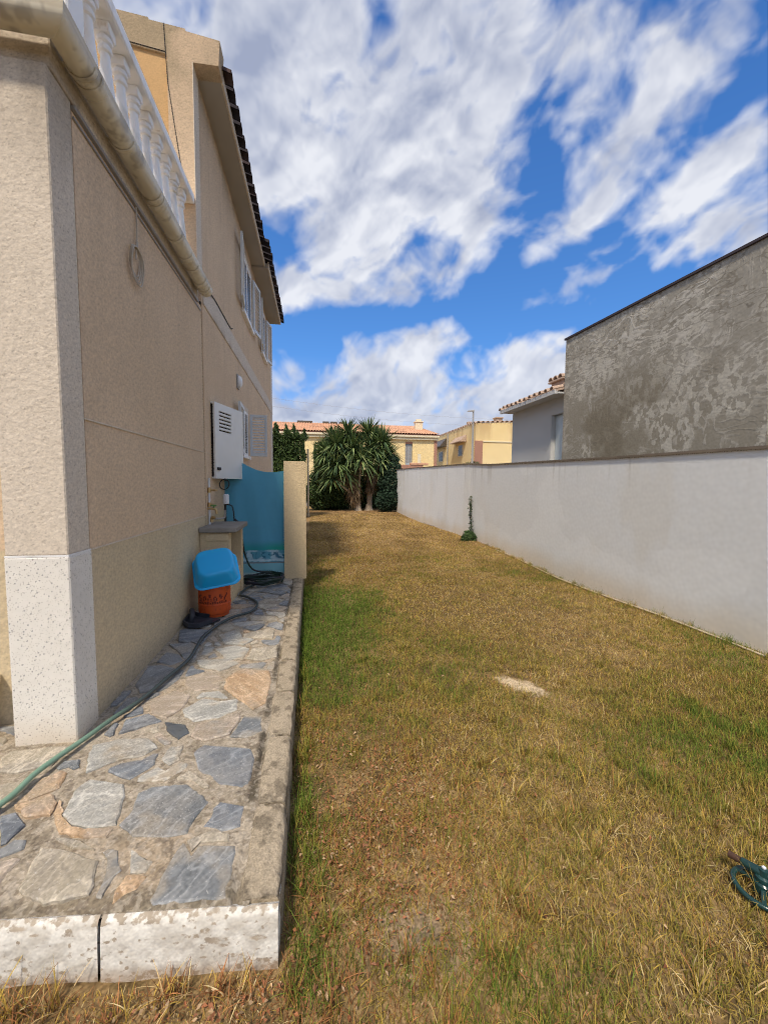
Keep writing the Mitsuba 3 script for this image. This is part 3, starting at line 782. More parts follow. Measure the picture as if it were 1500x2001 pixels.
# eaves: two lengths, the far one standing a little farther out
put('eave', [bx(WX - .1, -.972, GYF + .18, 8.45, 5.742, 5.80, 0.003), bx(WX - .1, -.905, 8.45, 11.30, 5.712, 5.80, 0.003)], 'soffit_render', H)
put('fascia', [bx(-.971, -.948, GYF + .18, 8.45, 5.738, 5.835, 0.002), bx(-.904, -.880, 8.45, 11.30, 5.708, 5.835, 0.002)], 'trim', H)
put('roof', [hexa([(-.95, GYF + .17, 5.80), (-.95, 11.3, 5.80), (-6, 11.3, 7.3), (-6, GYF + .17, 7.3)][::1], [(-.95, GYF + .17, 5.815), (-.95, 11.3, 5.815), (-6, 11.3, 7.315), (-6, GYF + .17, 7.315)])], 'tile_dark', H)


def roof_tile(x, y, z, L=0.42, r=0.085, slope=0.30, inward=-1):
    """A barrel tile: half a tapered pipe with thickness, its lower end at (x, y, z), running up towards inward*x."""
    n = 7
    a = np.linspace(0, np.pi, n)
    v = []
    for t in (0, 1):
        for rr in (r * (1 - .16 * t), r * (1 - .16 * t) - .014):
            v.append(np.c_[np.full(n, x + inward * t * L), y + rr * np.cos(a), z + t * L * slope + rr * np.sin(a)])
    v = np.vstack(v)
    f = []
    o0, i0, o1, i1 = 0, n, 2 * n, 3 * n
    for j in range(n - 1):
        f += [[o0 + j, o0 + j + 1, o1 + j + 1], [o0 + j, o1 + j + 1, o1 + j], [i0 + j, i1 + j + 1, i0 + j + 1], [i0 + j, i1 + j, i1 + j + 1],
              [o0 + j, i0 + j, i0 + j + 1], [o0 + j, i0 + j + 1, o0 + j + 1], [o1 + j, o1 + j + 1, i1 + j + 1], [o1 + j, i1 + j + 1, i1 + j]]
    return trimesh.Trimesh(v, f, process=False)


for y in np.arange(GYF + .20, 7.75, 0.205):
    put('tile', roof_tile(-.865 + rng.normal(0, .006), y, 5.80 + rng.normal(0, .006)), 'tile_dark', H + '__roof', smooth=40)
for y in np.arange(7.80, 11.35, 0.205):
    put('tile', roof_tile(-.795 + rng.normal(0, .006), y, 5.785 + rng.normal(0, .006), L=.5), 'tile_dark', H + '__roof', smooth=40)

# gutter round the terrace
GC, GR, GZc = -1.110, 0.064, 3.520


def gutter_profile():
    a = np.linspace(np.pi, 2 * np.pi, 13)
    o = [(GR * math.cos(t), GR * math.sin(t)) for t in a]
    return o + [(GR + .003, .016), (GR - .008, .016), (GR - .008, .002)] + [((GR - .005) * math.cos(t), (GR - .005) * math.sin(t)) for t in a[::-1]] + [(-GR, .03), (-GR - .004, .03)]


def gutter_run(p0, p1, out):
    """Sweep the profile from p0 to p1 (its axis); out = unit vector away from the wall."""
    pr = np.array(gutter_profile())
    p0, p1, out = np.array(p0, float), np.array(p1, float), np.array(out, float)
    v = np.vstack([p + pr[:, :1] * out + pr[:, 1:] * [0, 0, 1] for p in (p0, p1)])
    n = len(pr)
    f = []
    for j in range(n):
        k = (j + 1) % n
        f += [[j, k, n + k], [j, n + k, n + j]]
    m = trimesh.Trimesh(v, f, process=False)
    return m


FYc = 2.114
m1 = gutter_run((GC, FYc, GZc), (GC, 4.565, GZc - .03), (1, 0, 0))
v = m1.vertices.copy(); n = len(v) // 2
v[:n, 1] = FYc - (v[:n, 0] - GC)                      # the mitre at the corner
m1.vertices = v
m2 = gutter_run((GC, FYc, GZc), (-4, FYc, GZc + .01), (0, -1, 0))
v = m2.vertices.copy()
v[:n, 0] = GC - (v[:n, 1] - FYc)
m2.vertices = v
cap = prism(Polygon([(GC + x, GZc - .03 + z) for x, z in gutter_profile()[:13]]), 0.006, 'y', 4.562)
put('gutter', [m1, m2, cap], 'gutter_paint', H, smooth=40, label='stained cream half round gutter below the terrace balustrade')


def sleeve(y, w=0.06):
    a = np.linspace(np.pi * .98, 2.02 * np.pi, 13)
    o = [((GR + .005) * math.cos(t), (GR + .005) * math.sin(t)) for t in a]
    i = [((GR + .001) * math.cos(t), (GR + .001) * math.sin(t)) for t in a[::-1]]
    return prism(Polygon([(GC + x, GZc - .012 * (y - 2) + z) for x, z in o + i]), w, 'y', y)


for y in (2.36, 3.20, 3.86, 4.30):
    put('gutter_sleeve', sleeve(y), 'gutter_paint', H, smooth=40)
for y in (2.30, 2.72, 3.14, 3.60, 4.05, 4.45):
    zc = GZc - .012 * (y - 2)
    a = np.linspace(np.pi * 1.0, 1.97 * np.pi, 12)
    strap = [((GR + .006) * math.cos(t), (GR + .006) * math.sin(t)) for t in a] + [((GR + .002) * math.cos(t), (GR + .002) * math.sin(t)) for t in a[::-1]]
    put('gutter_bracket', [prism(Polygon([(GC + x, zc + z) for x, z in strap]), .022, 'y', y), bx(WX + .010, GC - GR - .001, y, y + .022, zc - .01, zc - .004, 0)], 'gutter_paint', H, smooth=40)
put('drip_edge', [bx(WX - .002, WX + .020, 2.39, 4.58, 3.372, 3.392, 0.002), bx(WX - .001, WX + .008, 2.40, 4.7, 3.335, 3.345, 0)], 'steel_grey', H)
# balustrade
BXC = -1.300


def baluster(at):
    pr = [(0, 0), (.070, 0), (.070, .05), (.050, .06), (.058, .075), (.046, .09), (.040, .105), (.058, .16), (.072, .23), (.072, .30), (.064, .38), (.052, .46), (.043, .53), (.040, .572),
          (.058, .580), (.061, .592), (.058, .604), (.045, .612), (.045, .624), (.064, .634), (.066, .648), (.064, .658), (.052, .664), (.052, .672), (0, .672)]
    return lathe([(r_ * .68, z_) for r_, z_ in pr], 18, at)


BL = H + '__balustrade'
for i, y in enumerate((2.79, 2.995, 3.20, 3.405, 3.61, 3.815, 4.02, 4.225, 4.43)):
    put('baluster', [baluster((BXC, y, 3.625)), bx(BXC - .047, BXC + .047, y - .047, y + .047, 4.297, 4.361, .004)], 'white_paint', BL, smooth=35)
for x in (-1.62, -1.83, -2.04):
    put('baluster', [baluster((x, 2.52, 3.625)), bx(x - .062, x + .062, 2.458, 2.582, 4.297, 4.361, .004)], 'white_paint', BL, smooth=35)
put('newel_post', bx(-1.385, -1.225, 2.44, 2.60, 3.625, 4.36, 0.008), 'white_paint', BL)
put('handrail', [bx(-1.40, -1.212, 2.42, 4.615, 4.362, 4.45, 0.010), bx(-4, -1.40, 2.42, 2.61, 4.362, 4.45, 0.010)], 'white_paint', BL)
scene_root = BL
labels[BL] = {'label': 'white terrace balustrade above the gutter'}
# cable up the gable and along the band
put('cable', tube([(-1.465, GYF - .008, 6.05), (-1.452, GYF - .008, 5.75), (-1.44, GYF - .01, 5.5), (-1.36, GYF - .01, 4.9), (-1.285, GYF - .01, 4.38)], 0.0032, 6), 'black_rubber', H, smooth=40)
put('cable', tube([(-1.455, GYF - .004, 5.79), (-1.80, GYF - .004, 5.825), (-2.4, GYF - .004, 5.88)], 0.0032, 6), 'black_rubber', H, smooth=40)
put('cable', tube(curve([(-1.13, 4.56, 3.46), (-1.17, 4.85, 3.60), (-1.188, 5.2, 3.70), (-1.19, 5.7, 3.715), (-1.19, 6.2, 3.72), (-1.185, 6.35, 3.76)], 40), 0.009, 6), 'black_rubber', H, smooth=40)


# windows of the long wall
def louvre_leaf(name, hinge, ang, w, h, ns, parent, label=None):
    """A louvred shutter leaf: rails, stiles and slats. hinge = (x, y, z bottom); ang = its direction in plan."""
    d = np.array([math.cos(ang), math.sin(ang), 0]); nrm = np.array([-d[1], d[0], 0])
    M = np.eye(4); M[:3, 0], M[:3, 1], M[:3, 2], M[:3, 3] = d, nrm, [0, 0, 1], hinge
    t = 0.035
    fr = [bx(0, .045, -t / 2, t / 2, 0, h, .003), bx(w - .045, w, -t / 2, t / 2, 0, h, .003), bx(.045, w - .045, -t / 2, t / 2, 0, .07, .003), bx(.045, w - .045, -t / 2, t / 2, h - .05, h, .003)]
    fr = trimesh.util.concatenate(fr); fr.apply_transform(M)
    k = put(name, fr, 'shutter_paint', parent, label=label)
    for i in range(ns):
        z = .07 + (h - .12) * (i + .5) / ns
        s = bx(.045, w - .045, -.015, .015, -.004, .004, .001)
        s.apply_transform(trimesh.transformations.rotation_matrix(math.radians(38), [1, 0, 0]))
        s.apply_translation([0, 0, z]); s.apply_transform(M)
        put('slat', s, 'shutter_paint', k)
    return k


def house_window(y0, y1, z0, z1, label, leafs):
    fr = [bx(WX, WX + .014, y0 - .09, y0, z0 - .06, z1 + .09, .003), bx(WX, WX + .014, y1, y1 + .09, z0 - .06, z1 + .09, .003), bx(WX, WX + .0145, y0, y1, z1, z1 + .09, .003)]
    w = put('window', fr, 'trim', H, label=label)
    put('sill', bx(WX - .01, WX + .06, y0 - .08, y1 + .08, z0 - .06, z0, .006), 'white_paint', w)
    g = .045
    put('frame', [bx(WX + .001, WX + .016, y0, y0 + g, z0, z1, .002), bx(WX + .001, WX + .016, y1 - g, y1, z0, z1, .002), bx(WX + .001, WX + .0155, y0 + g, y1 - g, z0, z0 + g, .002),
                  bx(WX + .001, WX + .0155, y0 + g, y1 - g, z1 - g, z1, .002), bx(WX + .001, WX + .015, (y0 + y1) / 2 - .03, (y0 + y1) / 2 + .03, z0 + g, z1 - g, .002)], 'white_paint', w)
    put('pane', bx(WX - .02, WX + .005, y0 + g - .005, y1 - g + .005, z0 + g - .005, z1 - g + .005, 0), 'window_dark', w)
    for hy, ang, ww in leafs:
        louvre_leaf('shutter', (WX + .045, hy, z0 + .01), ang, ww, z1 - z0 - .02, 13, H)


R = math.radians
house_window(7.30, 8.25, 4.42, 5.40, 'near upper window with white shutters folded open', [(7.25, R(-84), .50), (8.30, R(82), .46)])
house_window(9.75, 10.45, 4.50, 5.50, 'far upper window with white shutters under the eave', [(9.70, R(-84), .46), (10.48, R(80), .42)])
house_window(7.02, 7.62, 1.97, 2.74, 'ground floor window beyond the white cabinet', [(7.00, R(-86), .58), (7.66, R(4), .30)])

# wall lamp and coiled cable (each hangs on the wall: a thing of its own)
L_ = thing('wall_lamp', 'small white oval lamp high on the house wall above the ground floor window', 'lamp')
m = trimesh.creation.icosphere(subdivisions=3); m.apply_scale([.05, .065, .10]); m.apply_translation([WX + .03, 6.76, 3.09])
put('lamp_shade', m, 'white_paint', L_, smooth=True)
put('back_plate', bx(WX, WX + .022, 6.68, 6.84, 2.98, 3.20, .004), 'steel_grey', L_)
ck = []
for i in range(4):
    t = np.linspace(0, 2 * np.pi, 30)
    r1 = .085 + .008 * i
    ck.append(tube(np.c_[WX + .012 + .006 * i + .004 * np.sin(3 * t), 3.06 + .86 * r1 * np.cos(t), 2.99 - .012 * i + 1.15 * r1 * np.sin(t)], .0045, 6))
ck.append(tube(curve([(WX + .008, 3.115, 3.40), (WX + .012, 3.11, 3.25), (WX + .016, 3.085, 3.10), (WX + .018, 3.06, 3.0)], 20), .005, 6))
ck.append(tube([(WX + .018, 3.09, 3.13), (WX + .018, 3.08, 3.09)], .009, 6))
put('cable_coil', ck, 'old_wire', smooth=40, label='coil of pale cable hanging on the house wall below the gutter', cat='cable')

# ------------------------------------------------------------------ cabinet on the wall
C = thing('wall_cabinet', 'white metal utility cabinet with slotted door ajar on the house wall', 'cabinet')
A0, A1 = np.array([WX + .028, 5.03]), np.array([-.978, 5.72])
wd = float(np.linalg.norm(A1 - A0)); dd = (A1 - A0) / wd
Mc = np.eye(4); Mc[:3, 0], Mc[:3, 1], Mc[:3, 2], Mc[:3, 3] = [dd[0], dd[1], 0], [-dd[1], dd[0], 0], [0, 0, 1], [A0[0], A0[1], 1.545]
hgt = 0.90
slots = [sbox(.10, hgt - .33 + .044 * i, .40, hgt - .308 + .044 * i) for i in range(6)]
door = prism(sbox(0, 0, wd, hgt).difference(unary_union(slots)), .022, 'y', -.022)
lip = [bx(wd - .022, wd, -.02, .06, 0, hgt, .002), bx(0, wd - .022, 0.0, .06, hgt - .02, hgt, .002), bx(0, wd - .022, 0.0, .06, 0, .02, .002)]
dm = trimesh.util.concatenate([door] + lip); dm.apply_transform(Mc)
put('door', dm, 'cabinet_paint', C, label='white cabinet door with six ventilation slots')
for i in range(6):
    s = bx(.10, .40, -.010, .010, -.0015, .0015, 0)
    s.apply_transform(trimesh.transformations.rotation_matrix(R(-35), [1, 0, 0])); s.apply_translation([0, -.012, hgt - .305 + .044 * i]); s.apply_transform(Mc)
    put('slat', s, 'cabinet_paint', C + '__door')
lt = bx(.03, .09, -.045, -.022, .10, .135, .004); lt.apply_transform(Mc)
put('latch', lt, 'black_rubber', C + '__door')
put('body', hexa([(WX, 5.05, 1.55), (WX + .03, 5.06, 1.55), (-1.00, 5.76, 1.55), (WX, 5.76, 1.55)], [(WX, 5.05, 2.44), (WX + .03, 5.06, 2.44), (-1.00, 5.76, 2.44), (WX, 5.76, 2.44)]), 'dark_gap', C)  # solid block painted near-black as the unlit inside behind the slots

# ------------------------------------------------------------------ masonry counter with its taps and pipes
K = thing('outdoor_counter', 'beige masonry counter with a grey slab against the house wall', 'counter')
put('side_wall', bx(WX, -.905, 4.48, 4.57, .15, .965, .006), 'post_render', K)
put('side_wall', bx(WX, -.875, 5.02, 5.11, .15, .965, .006), 'post_render', K)
put('front_panel', bx(-.955, -.900, 4.571, 5.019, .15, .50, .006), 'post_render', K)
put('back_panel', bx(WX, WX + .02, 4.571, 5.019, .15, .965, 0), 'slab_grey', K)
put('apron', bx(WX + .06, -.915, 4.462, 4.479, .875, .95, .004), 'post_render', K)
put('slab', bx(WX, -.825, 4.43, 5.16, .966, 1.02, .008), 'slab_grey', K)

Wp = thing('water_pipe', 'pale water pipe with valves on the house wall above the masonry counter', 'pipe')
PX, PY = WX + .025, 4.80
put('riser', [tube([(PX, PY, 1.02), (PX, PY, 1.545)], .012, 10)], 'white_plastic', Wp, smooth=40)
put('valve', [tube([(PX, PY, 1.38), (PX, PY, 1.44)], .020, 10), tube([(PX, PY - .0, 1.41), (PX + .07, PY, 1.41)], .011, 8), lathe([(0, 0), (.022, 0), (.022, .012), (0, .012)], 12, (PX + .07, PY, 1.405))], 'brass', Wp, smooth=40)
put('valve', [tube([(PX, PY, 1.22), (PX, PY, 1.27)], .020, 10), tube([(PX, PY, 1.245), (PX + .05, PY, 1.245)], .011, 8)], 'brass', Wp, smooth=40)
put('branch_pipe', [tube(curve([(PX, PY, 1.10), (PX + .05, PY + .02, 1.085), (PX + .13, PY + .05, 1.085), (PX + .15, PY + .06, 1.10), (PX + .155, PY + .06, 1.18)], 24), .010, 8)], 'steel_grey', Wp, smooth=40)
put('elbow', [tube(curve([(PX + .02, PY, 1.05), (PX + .02, PY, 1.085), (PX + .035, PY - .01, 1.10), (PX + .06, PY - .02, 1.095)], 12), .017, 10)], 'brass', Wp, smooth=40)
G_ = thing('garden_tap', 'small tap with a green handle on the house wall above the counter', 'tap')
put('spout', [tube(curve([(WX, 4.78, 1.20), (WX + .07, 4.78, 1.20), (WX + .10, 4.78, 1.19), (WX + .105, 4.78, 1.14)], 16), .012, 8)], 'brass', G_, smooth=40)
put('handle', [bx(WX + .045, WX + .105, 4.765, 4.795, 1.228, 1.245, .005), tube([(WX + .075, 4.78, 1.20), (WX + .075, 4.78, 1.23)], .008, 8)], 'green_plastic', G_)
F_ = thing('water_filter', 'slim pale canister with a dark pipe beside the blue screen', 'canister')
put('canister', lathe([(0, 0), (.032, 0), (.036, .008), (.036, .105), (.028, .12), (0, .12)], 18, (-1.075, 5.16, 1.235)), 'white_plastic', F_, smooth=35)
put('pipe', [tube([(-1.085, 5.16, 1.02), (-1.085, 5.16, 1.236)], .014, 8), tube(curve([(-1.075, 5.18, 1.23), (-1.02, 5.2, 1.21), (-1.0, 5.2, 1.15), (-.99, 5.2, 1.02)], 20), .008, 6)], 'black_rubber', F_, smooth=40)
t = np.linspace(-1.2, 2 * np.pi + .6, 40)
put('cable_loop', [tube(np.c_[-1.10 + .055 * np.cos(t), 5.20 + .02 * np.sin(t), 1.475 + .062 * np.sin(t)], .0065, 6), tube(curve([(-1.08, 5.19, 1.52), (-1.10, 5.22, 1.545), (-1.12, 5.26, 1.56)], 8), .0065, 6)], 'black_rubber', smooth=40,
    label='loop of black cable hanging under the white cabinet', cat='cable')

# ------------------------------------------------------------------ gas bottle with the blue basin on it
B = thing('gas_bottle', 'scuffed orange gas bottle with dark lettering under the blue basin', 'gas bottle')
bc = np.array([-.990, 4.15])
put('body', lathe([(0, .215), (.128, .208), (.145, .218), (.150, .236), (.150, .30), (.1535, .304), (.1535, .312), (.150, .316), (.150, .47), (.1535, .474), (.1535, .484), (.150, .49), (.146, .52), (.125, .56), (.08, .588), (0, .598)], 40, (bc[0], bc[1], 0)), 'orange_paint', B, smooth=35)
put('foot_ring', lathe([(.128, .186), (.134, .186), (.134, .214), (.128, .214), (.128, .186)], 36, (bc[0], bc[1], 0)), 'orange_paint', B, smooth=35)
col = []
for a0 in (0.3, 2.4, 4.5):
    a = np.linspace(a0, a0 + 1.3, 12)
    col.append(tube(np.c_[bc[0] + .075 * np.cos(a), bc[1] + .075 * np.sin(a), np.full(12, .71)], .009, 8))
    for e in (a[0], a[-1]):
        col.append(tube([(bc[0] + .075 * math.cos(e), bc[1] + .075 * math.sin(e), .57), (bc[0] + .075 * math.cos(e), bc[1] + .075 * math.sin(e), .71)], .009, 8))
put('collar', col, 'orange_paint', B, smooth=40)
put('valve', lathe([(0, .59), (.022, .59), (.022, .63), (.014, .64), (.014, .66), (0, .66)], 14, (bc[0], bc[1], 0)), 'brass', B, smooth=35)
# two rows of dark lettering too blurred to be read: stroke groups like the photo's
glyphs = [[(0, 0, .8, .15), (.1, .85, .9, 1), (.5, .15, .75, .5), (.0, .5, .35, .85)], [(.1, 0, .3, .7), (.3, .6, .8, .8), (.6, .2, .85, .6)], [(.25, .55, .7, 1.1), (.0, .1, .25, .5), (.65, .0, .85, .45)],
          [(.1, 0, .3, .6), (.3, .5, .6, .75), (.6, .0, .8, .5)], [(.1, .5, .45, 1.0), (.4, .25, .65, .6), (.62, .5, .85, .75)], [(.0, .0, .3, .5), (.3, .4, .6, .8), (.6, .7, .9, 1.05)]]
ink = []
for k_, gl in enumerate(glyphs):
    a0 = math.radians(-90 + (k_ - 2.6) * 19.5)
    for x0, z0, x1, z1 in gl:
        aa = np.linspace(a0 + x0 * .30, a0 + x1 * .30, 4)
        zz = [.352 + z0 * .062, .352 + z1 * .062]
        rr = .1516
        vv = np.vstack([[bc[0] + r_ * math.cos(a), bc[1] + r_ * math.sin(a), z] for r_ in (.1495, rr) for z in zz for a in aa])
        ink.append(trimesh.convex.convex_hull(vv))
for k_ in range(14):
    a0 = math.radians(-90 + (k_ - 6.5) * 8.2)
    aa = np.linspace(a0, a0 + .09, 3)
    zz = [.325, .325 + .016 * (1 + (k_ * 7 % 3) * .3)]
    ink.append(trimesh.convex.convex_hull(np.vstack([[bc[0] + r_ * math.cos(a), bc[1] + r_ * math.sin(a), z] for r_ in (.1495, .1515) for z in zz for a in aa])))
put('lettering', ink, 'letter_ink', B)


def basin():
    """A rounded rectangular washing up basin, rim at z=0, bottom at z=depth; it has thickness and a rolled rim."""
    def rr(w, h, r, n=8):
        out = []
        for cx, cy, a0 in ((w / 2 - r, h / 2 - r, 0), (-w / 2 + r, h / 2 - r, 90), (-w / 2 + r, -h / 2 + r, 180), (w / 2 - r, -h / 2 + r, 270)):
            for a in np.linspace(a0, a0 + 90, n):
                out.append((cx + r * math.cos(R(a)), cy + r * math.sin(R(a))))
        return np.array(out)
    rings = [(.390, .380, .07, .004), (.414, .404, .08, -.004), (.420, .410, .08, .004), (.410, .400, .08, .012), (.390, .382, .085, .016), (.374, .366, .085, .06), (.344, .338, .085, .120), (.330, .324, .082, .143), (.308, .302, .078, .157), (.278, .272, .07, .162)]
    v = [np.c_[rr(a, b, c), np.full(32, z)] for a, b, c, z in rings]
    inner = [(.286, .280, .04, .149), (.316, .310, .05, .13), (.360, .352, .06, .055), (.378, .370, .07, .016)]
    v_in = [np.c_[rr(a, b, c), np.full(32, z)] for a, b, c, z in inner]
    V = np.vstack(v + [[[0, 0, .156]]] + v_in + [[[0, 0, .149]]])
    f = []
    nr = len(rings)
    for i in range(nr - 1):
        for j in range(32):
            k = (j + 1) % 32
            a, b, c, d = i * 32 + j, i * 32 + k, (i + 1) * 32 + k, (i + 1) * 32 + j
            f += [[a, b, c], [a, c, d]]
    f += [[(nr - 1) * 32 + j, (nr - 1) * 32 + (j + 1) % 32, nr * 32] for j in range(32)]
    o = nr * 32 + 1
    for i in range(len(inner) - 1):
        for j in range(32):
            k = (j + 1) % 32
            f += [[o + i * 32 + j, o + (i + 1) * 32 + k, o + i * 32 + k], [o + i * 32 + j, o + (i + 1) * 32 + j, o + (i + 1) * 32 + k]]
    f += [[o + j, o + 128, o + (j + 1) % 32] for j in range(32)]
    for j in range(32):                                  # inner wall joins the rim
        k = (j + 1) % 32
        f += [[j, k, o + 96 + k], [j, o + 96 + k, o + 96 + j]]
    return trimesh.Trimesh(V, f, process=False)


bm = basin()
ax = np.array([.07, -math.cos(R(50)), math.sin(R(50))]); ax /= np.linalg.norm(ax)
xx = np.cross([0, 0, 1.0], -ax); xx /= np.linalg.norm(xx)
xx = -xx if xx[0] < 0 else xx
roll = R(11)
yy_ = np.cross(ax, xx)
Mb = np.eye(4)
Mb[:3, 0], Mb[:3, 1], Mb[:3, 2] = math.cos(roll) * xx + math.sin(roll) * yy_, -math.sin(roll) * xx + math.cos(roll) * yy_, ax
Mb[:3, 3] = [-.965, 4.130, .622]
bm.apply_transform(Mb); bm.fix_normals()
put('basin', bm, 'blue_plastic', smooth=35, label='bright blue plastic basin tipped upside down on the orange gas bottle', cat='basin')

# dark scoop on the stones, hose, coil, pot
sc = Polygon([(-1.19, 4.01), (-1.16, 4.07), (-1.10, 4.02), (-.90, 3.93), (-1.03, 3.74), (-1.12, 3.755), (-1.18, 3.83)]).buffer(.012)
rim = sc.difference(sc.buffer(-.012))
put('scoop', [prism(sc, .010, 'z', .192), prism(rim.difference(sbox(-1.0, 3.85, -.85, 4.0)), .035, 'z', .2005), tube(curve([(-1.15, 4.0, .205), (-1.165, 4.0, .27), (-1.14, 3.93, .29), (-1.12, 3.86, .27), (-1.13, 3.85, .21)], 20), .022, 8)], 'navy_plastic', smooth=30,
    label='dark plastic scoop lying at the foot of the house wall before the gas bottle', cat='scoop')
hp = [(-1.55, 1.20), (-1.40, 1.47), (-1.25, 1.75), (-1.22, 1.92), (-1.17, 2.10), (-1.115, 2.25), (-1.05, 2.42), (-1.0, 2.60), (-.955, 2.80), (-.915, 3.05), (-.92, 3.28), (-.925, 3.52), (-.87, 3.77), (-.76, 3.97), (-.65, 4.10), (-.60, 4.26), (-.645, 4.47), (-.75, 4.63), (-.835, 4.70), (-.86, 4.85), (-.82, 5.05), (-.76, 5.20)]
hc = curve([(x, y, .205) for x, y in hp], 160)
hc[:, 2] += 0.004 * np.sin(np.arange(len(hc)) * .37)
put('garden_hose', tube(hc, .0125, 10), 'hose_snake', smooth=40, label='green garden hose snaking over the flagstones from the house corner', cat='hose')
loops = []
t = np.linspace(0, 2 * np.pi * 5.2, 190)
rx = .235 + .035 * np.sin(t * .83) + .02 * np.sin(2.7 * t)
co = np.c_[-.67 + rx * np.cos(t) + .02 * np.sin(t * .4), 5.31 + .80 * rx * np.sin(t), .205 + .0075 * t / (2 * np.pi) * 2.4 + .006 * np.sin(5 * t)]
put('hose_coil', [tube(co, .0125, 8), tube(curve([(co[-1][0], co[-1][1], co[-1][2]), (-.80, 5.42, .35), (-.90, 5.40, .55), (-.93, 5.35, .80), (-.935, 5.3, .95), (-1.0, 5.28, 1.04)], 40), .011, 8)], 'hose_dark', smooth=40,
    label='dark green hose coiled in front of the blue screen', cat='hose')
put('plant_pot', lathe([(0, .18), (.085, .18), (.10, .20), (.125, .42), (.14, .425), (.14, .46), (.125, .465), (.12, .44), (0, .44)], 28, (-1.79, 2.33, 0)), 'cream_pot', smooth=35, label='cream plant pot just inside the porch at the left edge', cat='plant pot')

# ------------------------------------------------------------------ gate post and blue screen
pp = Polygon([(-.418, .17), (-.122, .17), (-.122, 1.775), (-.142, 1.797), (-.418, 1.797)])
put('garden_post', prism(pp, .20, 'y', 5.60), 'post_render', smooth=False, label='square beige rendered post at the end of the blue screen', cat='post')
S = thing('blue_screen', 'blue fabric screen with a dipped top edge between house wall and beige post', 'screen')
top = [(-1.20, 1.86), (-1.05, 1.80), (-.95, 1.755), (-.86, 1.705), (-.76, 1.665), (-.65, 1.645), (-.53, 1.645), (-.42, 1.665)]
xs = np.linspace(-1.198, -.42, 60)
zt = np.interp(xs, [a for a, b in top], [b for a, b in top])
rows = np.linspace(0, 1, 40)
V = []
for side in (0, 1):
    for r_ in rows:
        z = .40 + (zt - .40) * r_
        V.append(np.c_[xs, 5.675 + .006 * side + .008 * np.sin(xs * 21 + z * 2) * (1 - .5 * r_) + .006 * np.sin(xs * 7), z])
V = np.vstack(V)
f, nn, rr_ = [], 60, 40
for s_ in (0, 1):
    for i in range(rr_ - 1):
        for j in range(nn - 1):
            a = s_ * nn * rr_ + i * nn + j
            f += [[a, a + 1, a + nn + 1], [a, a + nn + 1, a + nn]] if s_ == 0 else [[a, a + nn + 1, a + 1], [a, a + nn, a + nn + 1]]
for j in range(nn - 1):
    a = (rr_ - 1) * nn + j
    f += [[a, a + 1, a + nn * rr_ + 1], [a, a + nn * rr_ + 1, a + nn * rr_], [j, j + nn * rr_ + 1, j + 1], [j, j + nn * rr_, j + nn * rr_ + 1]]
put('fabric', trimesh.Trimesh(V, f, process=False), 'screen_blue', S, smooth=40)
put('bottom_strip', bx(-1.195, -.425, 5.66, 5.672, .225, .385, .003), 'screen_strip', S, label='paler blue strip below the printed edge')
put('rail', bx(-1.19, -.42, 5.69, 5.73, .37, .41, .003), 'steel_grey', S)
put('rail', bx(-1.19, -.42, 5.69, 5.73, 1.52, 1.56, .003), 'steel_grey', S)

# ------------------------------------------------------------------ boundary wall on the right
def wx(y):
    return 4.0 + .0165 * (y - 2.85)


Wl = thing('boundary_wall', 'long pale grey rendered boundary wall beside the lawn', 'wall')
segs = [(-3.0, 10.27, 1.80, 2.055), (10.285, 15.98, 2.045, 2.150), (15.995, 21.0, 2.160, 2.245)]
for a, b, z0, z1 in segs:
    zz = lambda y: np.interp(y, [-3, 2.974, 4.88, 8.9, 10.27], [1.80, 1.842, 1.868, 1.955, 2.03]) if b < 11 else np.interp(y, [a, b], [z0, z1])
    cuts = [a, 2.974, 4.88, 8.9, b] if b < 11 else [a, b]
    body, cop = [], []
    for c, d in zip(cuts[:-1], cuts[1:]):
        body.append(hexa([(wx(c), c, -.25), (wx(c) + .2, c, -.25), (wx(d) + .2, d, -.25), (wx(d), d, -.25)], [(wx(c), c, zz(c)), (wx(c) + .2, c, zz(c)), (wx(d) + .2, d, zz(d)), (wx(d), d, zz(d))]))
        e = .022
        cop.append(hexa([(wx(c) - e, c, zz(c) + .001), (wx(c) + .2 + e, c, zz(c) + .001), (wx(d) + .2 + e, d, zz(d) + .001), (wx(d) - e, d, zz(d) + .001)],
                        [(wx(c) - e, c, zz(c) + .032), (wx(c) + .2 + e, c, zz(c) + .032), (wx(d) + .2 + e, d, zz(d) + .032), (wx(d) - e, d, zz(d) + .032)]))
    put('panel', body, 'wall_grey', Wl)
    put('coping', cop, 'coping_brown', Wl)
pp_ = curve([(wx(y) - .05 - .03 * abs(math.sin(y * 1.7)), y, float(lawn_z(wx(y) - .08, y)) + .02) for y in (2.0, 2.6, 3.3, 4.0, 4.6, 5.3, 6.0, 6.8, 7.6, 8.4)], 60)
put('irrigation_pipe', tube(pp_, .009, 6), 'tan_pipe', smooth=40, label='thin tan irrigation pipe along the foot of the grey boundary wall', cat='pipe')

# ------------------------------------------------------------------ neighbours behind the wall
D = thing('unfinished_building', 'bare grey building wall with rough trowelled render behind the boundary wall', 'building')
put('wall', hexa([(5.34, 0, 0), (9.5, 0, 0), (9.5, 7.485, 0), (4.97, 7.485, 0)], [(5.34, 0, 4.34), (9.5, 0, 4.34), (9.5, 7.485, 4.40), (4.97, 7.485, 4.40)]), 'raw_render', D)
put('coping', hexa([(5.31, 0, 4.341), (9.5, 0, 4.341), (9.5, 7.51, 4.401), (4.94, 7.51, 4.401)], [(5.31, 0, 4.375), (9.5, 0, 4.375), (9.5, 7.51, 4.435), (4.94, 7.51, 4.435)]), 'coping_dark', D)

